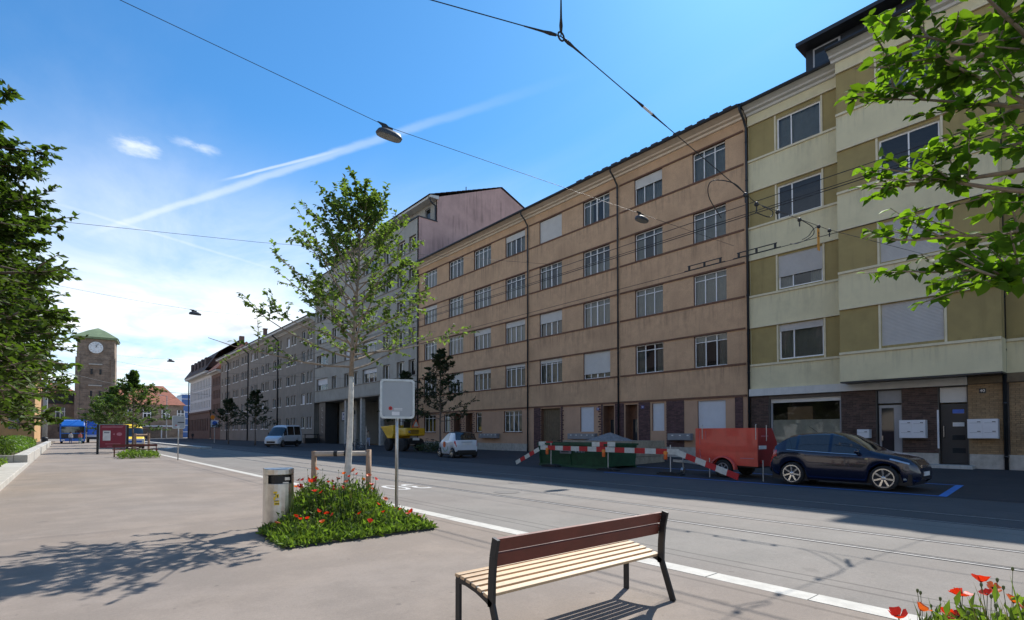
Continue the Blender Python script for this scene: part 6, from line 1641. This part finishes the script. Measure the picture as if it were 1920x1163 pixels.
# bicycle
def bike(label, loc, rz, m_='anthracite'):
    t = thing('bicycle', label, 'bicycle', loc, rz)
    for y in (-0.52, 0.52):
        q = MB(); q.tube([(0, y + 0.33 * math.cos(a), 0.34 + 0.33 * math.sin(a)) for a in [2 * math.pi * k / 24 for k in range(25)]], 0.018, 6, False); wl = q.build('wheel', 'rubber', t, True)
        q = MB()
        for k in range(10): a = math.pi * k / 10; q.tube([(0, y - 0.32 * math.cos(a), 0.34 - 0.32 * math.sin(a)), (0, y + 0.32 * math.cos(a), 0.34 + 0.32 * math.sin(a))], 0.003, 3, False)
        q.build('spokes', 'galv', wl)
        q = MB(); q.tube([(0, y + 0.37 * math.cos(a), 0.34 + 0.37 * math.sin(a)) for a in [R(v) for v in range(20, 170, 12)]], 0.016, 5); q.build('mudguard', 'galv', t)
    q = MB()
    for a, b_ in (((0, -0.52, .34), (0, -0.08, .30)), ((0, -0.08, .30), (0, -0.2, .82)), ((0, -0.52, .34), (0, -0.17, .72)), ((0, -0.08, .30), (0, 0.36, .72)), ((0, -0.17, .74), (0, 0.35, .80)), ((0, 0.52, .34), (0, 0.33, .95))): q.tube([a, b_], 0.018, 6)
    q.build('frame', m_, t); q = MB(); q.box(-0.07, 0.07, -0.34, -0.08, 0.88, 0.94); q.tube([(0, -.2, .8), (0, -.21, .9)], .015, 6); q.build('saddle', 'black', t, bevel=0.02)
    q = MB(); q.tube([(-0.28, 0.24, 1.0), (-0.1, 0.36, 1.0), (0.1, 0.36, 1.0), (0.28, 0.24, 1.0)], 0.014, 6); q.tube([(0, .33, .94), (0, .35, 1.0)], .015, 6); q.build('handlebar', 'black', t)
    return t
bike('bicycle leaning near the timber stakes before the dark passage', (19.6, 45.0, 0.02), R(70))
bike('dark bicycle standing behind the green skip by the wooden gate', (25.6, 25.8, 0.12), R(15))
bike('bicycle among the bushes beside the dumper', (23.2, 38.2, 0.08), R(40))
# dark café set under the passage
q = MB(); q.box(-0.9, 0.9, -0.35, 0.35, 0.0, 0.75); q.box(-1.0, 1.0, -0.4, 0.45, 1.2, 1.3); q.box(-.9, -.8, -.3, -.2, .75, 1.2); q.box(.8, .9, -.3, -.2, .75, 1.2)
tag(q.build('display_stand', 'black', loc=(26.3, 75.0, 0.13)), 'dark display stand with pale lid under the grey house', 'stand')

# ------------------------------------------------------------------ people
def clothes(name, shirt, trousers, skin=(0.5, 0.31, 0.22), shoes=(0.03, 0.03, 0.03)):
    m = bpy.data.materials.new(name); m.use_nodes = True; t = NT(m.node_tree); t.n.clear()
    out = t.node('ShaderNodeOutputMaterial'); b = t.node('ShaderNodeBsdfPrincipled'); b.inputs['Roughness'].default_value = 0.8
    x, y, z = t.xyz(t.node('ShaderNodeTexCoord').outputs['Object'])
    st = lambda v: t.math('GREATER_THAN', z, v)
    c = t.mix(st(0.07), shoes, trousers); c = t.mix(st(0.94), c, shirt); c = t.mix(st(1.46), c, skin)
    c = t.mix(1.0, c, t.comb(*[t.math('ADD', 0.85, t.math('MULTIPLY', t.noise(t.comb(x, y, z), 8, 3), 0.3))] * 3), 'MULTIPLY')
    t.put(b.inputs['Base Color'], c); t.l.new(b.outputs[0], out.inputs[0]); M[name] = m; return name
def person(label, loc, rz, cl, stride=0.2, h=1.72, hair='hair_dark', group=None):
    t = thing('person', label, 'person', loc, rz, group); s_ = stride
    J = [((0, 0, 0.95), .13), ((0, 0.01, 1.15), .125), ((0, 0.0, 1.36), .14), ((0, 0.0, 1.47), .06), ((0, 0.02, 1.55), .072), ((0, 0.03, 1.64), .09), ((0, 0.02, 1.71), .06),
         ((-.09, 0.02, .88), .095), ((-.10, s_ * .6, .50), .065), ((-.10, s_ * .9, .09), .043), ((-.10, s_ * .9 + .13, .035), .036),
         ((.09, -.02, .88), .095), ((.10, -s_ * .4, .50), .065), ((.10, -s_ * 1.1, .11), .043), ((.10, -s_ * 1.1 + .13, .04), .036),
         ((-.18, 0, 1.40), .055), ((-.23, -s_ * .4, 1.14), .043), ((-.23, -s_ * .3 + .08, .90), .034), ((-.23, -s_ * .3 + .11, .80), .032),
         ((.18, 0, 1.40), .055), ((.23, s_ * .4, 1.14), .043), ((.23, s_ * .8, .92), .034), ((.23, s_ * .95, .83), .032)]
    Ed = [(0, 1), (1, 2), (2, 3), (3, 4), (4, 5), (5, 6), (0, 7), (7, 8), (8, 9), (9, 10), (0, 11), (11, 12), (12, 13), (13, 14), (2, 15), (15, 16), (16, 17), (17, 18), (2, 19), (19, 20), (20, 21), (21, 22)]
    k = h / 1.78
    me = bpy.data.meshes.new('body'); me.from_pydata([tuple(c * k for c in p) for p, r_ in J], Ed, []); me.materials.append(M[cl])
    o = put('body', me, t); o.modifiers.new('skin', 'SKIN')
    if not me.skin_vertices: 
        bm_ = bmesh.new(); bm_.from_mesh(me); bm_.verts.layers.skin.verify(); bm_.to_mesh(me); bm_.free()
    for i, (p, r_) in enumerate(J):
        me.skin_vertices[0].data[i].radius = (r_ * k * (1.25 if i in (0, 1, 2) else 1), r_ * k * (0.85 if i in (0, 1, 2) else 1)); me.skin_vertices[0].data[i].use_root = (i == 0)
    ss = o.modifiers.new('sub', 'SUBSURF'); ss.levels = ss.render_levels = 2
    q = MB(); q.lathe([(0.02, 1.60 * k), (0.085, 1.63 * k), (0.098, 1.69 * k), (0.08, 1.75 * k), (0.03, 1.785 * k)], 12, (0, 0.0, 0)); q.build('hair', hair, t, True)
    return t
clothes('cl_a', (0.45, 0.36, 0.27), (0.50, 0.56, 0.70)); clothes('cl_b', (0.60, 0.58, 0.55), (0.05, 0.09, 0.20)); clothes('cl_c', (0.55, 0.16, 0.14), (0.10, 0.22, 0.20)); clothes('cl_d', (0.03, 0.03, 0.035), (0.03, 0.03, 0.04)); clothes('cl_e', (0.05, 0.06, 0.09), (0.02, 0.02, 0.03))
person('person in beige top and pale trousers walking before the dark passage', (25.3, 54.5, 0.11), R(190), 'cl_a', 0.15)
person('person in pale jacket and dark trousers walking before the blue lorry', (0.70, 96.5, 0), R(0), 'cl_b', 0.22, 1.75)
person('person in red and pale top beside the walker before the blue lorry', (1.72, 96.0, 0), R(10), 'cl_c', 0.2, 1.7)
person('person in black striding across the road before the tram shelter', (9.6, 112, 0), R(70), 'cl_d', 0.35)
person('person in black with a pale head crossing beside the striding walker', (11.4, 116, 0), R(-80), 'cl_e', 0.3, 1.78)
person('person in dark clothes standing at the corner of the white house', (22.4, 140, 0.06), R(160), 'cl_d', 0.1)

# ------------------------------------------------------------------ overhead wires and lamps
def wire(label, pts, r=0.008, sag=0.0, cat='cable', group=None, n=14, name='overhead_wire'):
    q = MB(); P = []
    for (a, b_) in zip(pts, pts[1:]):
        a, b_ = Vector(a), Vector(b_)
        for i in range(n): 
            t = i / n; p = a.lerp(b_, t); p.z -= sag * 4 * t * (1 - t); P.append(p)
    P.append(Vector(pts[-1]))
    q.tube(P, r, 5, False)
    return tag(q.build(name, 'wire'), label, cat, group)
# contact wires above the two tracks
wire('near-track contact wire running above the sunlit rails', [(8.74, -10, 5.18), (8.74, 60, 5.18), (8.74, 190, 5.2)], 0.007, 0.03, n=10)
wire('upper feeder wire just above the near-track contact wire', [(8.66, -10, 5.34), (8.66, 60, 5.34), (8.66, 190, 5.36)], 0.006, 0.03, n=10)
wire('third feeder wire beside the near-track contact wire', [(8.84, -10, 5.26), (8.84, 60, 5.26), (8.84, 190, 5.28)], 0.006, 0.03, n=10)
wire('far-track contact wire running above the shaded rails', [(12.1, -10, 5.66), (12.1, 60, 5.62), (12.1, 190, 5.6)], 0.007, 0.03, n=10)
# span wires
NODE = (4.05, 4.0, 5.80)
wire('span wire from the ring clamp across the street to the green house', [NODE, (8.74, 4.1, 5.32), (12.1, 4.2, 5.75), (26.9, 4.3, 8.0)], 0.006)
wire('span wire from the ring clamp up towards the left mast', [NODE, (-2.2, 9.2, 8.1)], 0.006)
wire('span wire rising steeply from the ring clamp over the plaza', [NODE, (-2.2, -2.2, 8.2)], 0.006)
nd = thing('ring_clamp', 'dark steel ring where three span wires meet over the plaza', 'clamp', NODE)
q = MB(); q.tube([(0.045 * math.cos(a), 0, 0.045 * math.sin(a)) for a in [2 * math.pi * k / 14 for k in range(15)]], 0.010, 6, False); q.build('ring', 'wire', nd)
for p in ((8.74, 4.1, 5.32), (-2.2, 9.2, 8.1), (-2.2, -2.2, 8.2)):
    d = (Vector(p) - Vector(NODE)).normalized(); q = MB(); q.tube([d * 0.05, d * 0.12, d * 0.2, d * 0.42], [0.014, 0.020, 0.012, 0.007], 7); q.build('socket', 'wire', nd)
a, b_ = Vector(NODE), Vector((8.74, 4.1, 5.32))
iso = thing('wire_insulator', 'pale insulator link in the span wire left of the green house', 'insulator', a.lerp(b_, 0.34))
d = (b_ - a).normalized(); q = MB(); q.tube([d * -0.10, d * 0.10], 0.016, 8); q.build('core', 'porcelain', iso)
for s_ in (-1, 1):
    q = MB(); q.tube([d * s_ * 0.10, d * s_ * 0.14, d * s_ * 0.22, d * s_ * 0.45], [0.018, 0.015, 0.010, 0.007], 7); q.build('ferrule', 'wire', iso)
# hangers, jumper loops and section insulators on the span
hang = [Vector((8.74, 4.1, 5.32)), Vector((8.35, 4.095, 5.36)), Vector((9.6, 4.13, 5.43)), Vector((10.6, 4.16, 5.56)), Vector((11.6, 4.19, 5.69)), Vector((12.2, 4.2, 5.76))]
for i, p in enumerate(hang):
    h_ = thing('wire_hanger', 'small dark bell-shaped hanger clamp on the span wire before the green house', 'clamp', p, 0, 'hanger clamps on the span wire')
    q = MB(); q.lathe([(0.014, -0.05), (0.034, -0.036), (0.038, -0.008), (0.022, 0.015), (0.010, 0.025)], 10); q.build('bell', 'wire', h_)
    q = MB(); q.tube([(0, 0, -0.14), (0, 0, -0.06)], 0.012, 6); q.build('stud', 'wire', h_)
def loop(label, pts, r=0.016):
    P = []
    V = [Vector(p) for p in pts]
    V = [V[0] * 2 - V[1]] + V + [V[-1] * 2 - V[-2]]
    for i in range(1, len(V) - 2):
        for k in range(6):
            t = k / 6; P.append(0.5 * ((2 * V[i]) + (-V[i - 1] + V[i + 1]) * t + (2 * V[i - 1] - 5 * V[i] + 4 * V[i + 1] - V[i + 2]) * t * t + (-V[i - 1] + 3 * V[i] - 3 * V[i + 1] + V[i + 2]) * t ** 3))
    P.append(V[-2]); q = MB(); q.tube(P, r, 7); return tag(q.build('jumper_cable', 'wire'), label, 'cable')
loop('thick jumper loop arching over to the near-track wire', [(8.35, 4.10, 5.37), (8.10, 4.18, 5.50), (7.95, 4.45, 5.58), (8.15, 4.62, 5.45), (8.62, 4.66, 5.22)], 0.008)
loop('short thick jumper hanging down to the near-track wire', [(8.95, 4.10, 5.33), (9.15, 4.02, 5.27), (9.1, 4.05, 5.17), (8.80, 4.15, 5.20)], 0.008)
loop('thick jumper drooping from the span to the far-track wire', [(10.6, 4.16, 5.56), (11.05, 4.10, 5.50), (11.3, 4.2, 5.42), (11.9, 4.7, 5.55), (12.1, 4.95, 5.65)], 0.008)
loop('curled jumper between the far hangers and the far-track wire', [(11.6, 4.19, 5.69), (11.9, 4.4, 5.76), (12.05, 4.55, 5.70), (12.1, 4.7, 5.67)], 0.008)
for y0_, lab in ((5.15, 'ladder-like section insulator on the far-track wire, beside the drooping jumper'), (6.45, 'ladder-like section insulator on the far-track wire farther along')):
    si = thing('section_insulator', lab, 'insulator', (12.1, y0_, 5.64))
    for z in (0.0, 0.11):
        q = MB(); q.tube([(0, 0.08 if z else 0, z), (0, 1.0 if z else 1.1, z)], 0.012, 6); q.build('runner', 'wire', si)
    for k in range(3):
        q = MB(); q.box(-0.02, 0.02, 0.10 + k * 0.42, 0.14 + k * 0.42, 0.0, 0.11); q.build('spreader', 'wire', si)
q = MB(); q.box(-0.05, 0.05, -0.006, 0.006, -0.44, 0.0); tagp = tag(q.build('marker_tag', 'tag_orange', loc=(11.5, 4.16, 5.60)), 'orange plate hanging from the span wire before the green house', 'marker')
q = MB(); q.box(-0.02, 0.02, -0.010, -0.0065, -0.17, -0.13); q.box(-0.02, 0.02, -0.010, -0.0065, -0.11, -0.07); q.build('mark', 'black', tagp)
# lamp spans
def lamp(label, loc):
    t = thing('street_lamp', label, 'street lamp', loc, 0)
    q = MB(); n = 18; R0 = []
    for zz_, s_ in ((-0.10, 0.93), (-0.04, 1.0), (0.05, 0.85), (0.11, 0.4)):
        R0.append([(0.40 * s_ * math.copysign(abs(math.cos(a)) ** 0.7, math.cos(a)), 0.17 * s_ * math.copysign(abs(math.sin(a)) ** 0.7, math.sin(a)), zz_) for a in [2 * math.pi * k / n for k in range(n)]])
    V = [p for r_ in R0 for p in r_]
    q.add(V, [(i * n + j, i * n + (j + 1) % n, (i + 1) * n + (j + 1) % n, (i + 1) * n + j) for i in range(3) for j in range(n)] + [tuple(3 * n + j for j in range(n))]); q.build('housing', 'lamp_body', t, True)
    q = MB(); q.add([(x * 0.985, y * 0.97, -0.095) for x, y, z in R0[0]], [tuple(range(n))]); q.build('lens', 'lamp_lens', t)
    q = MB(); q.box(-0.22, 0.10, -0.03, 0.03, 0.11, 0.20); q.prism([(-0.36, 0.24), (-0.20, 0.16), (0.05, 0.16), (-0.1, 0.25)], -0.02, 0.02, 'y'); q.build('hanger', 'wire', t)
    return t
def span(y, zl, zm, zr, lamps, label, dy=0.0, sag=0.15):
    wire(label, [(-2.2, y, zl), (7.0, y + dy * .3, zm), (26.9, y + dy, zr)], 0.008, sag)
span(13.85, 10.9, 10.30, 11.4, (), 'lamp span wire crossing the street to the brown house', sag=0.0)
lamp('oval street lamp hanging from the span wire over the road', (7.0, 13.83, 10.09))
lamp('oval street lamp on the same span wire before the brown house', (18.9, 13.83, 10.75))
span(27.0, 9.5, 10.6, 13.6, (), 'bare span wire crossing the street farther along', sag=0.0)
span(43.5, 10.9, 10.30, 11.2, (), 'second lamp span wire far along the street', sag=0.1)
lamp('oval street lamp on the second span wire far along the street', (7.0, 43.5, 10.06))
span(74.0, 10.6, 10.2, 11.0, (), 'third lamp span wire before the station tower', sag=0.1)
lamp('oval street lamp on the third span wire before the tower', (9.5, 74.0, 10.05))
span(60.0, 9.0, 7.6, 8.0, (), 'sagging span wire across the street before the tower', sag=0.1)
wire('thick cable crossing low before the tower to the white house', [(-1.95, 92.5, 10.2), (10, 110, 9.0), (26.5, 146, 11.0)], 0.035, 0.2)
for y, lab in ((13.85, 'steel mast at the first lamp span, outside the picture'),): pass
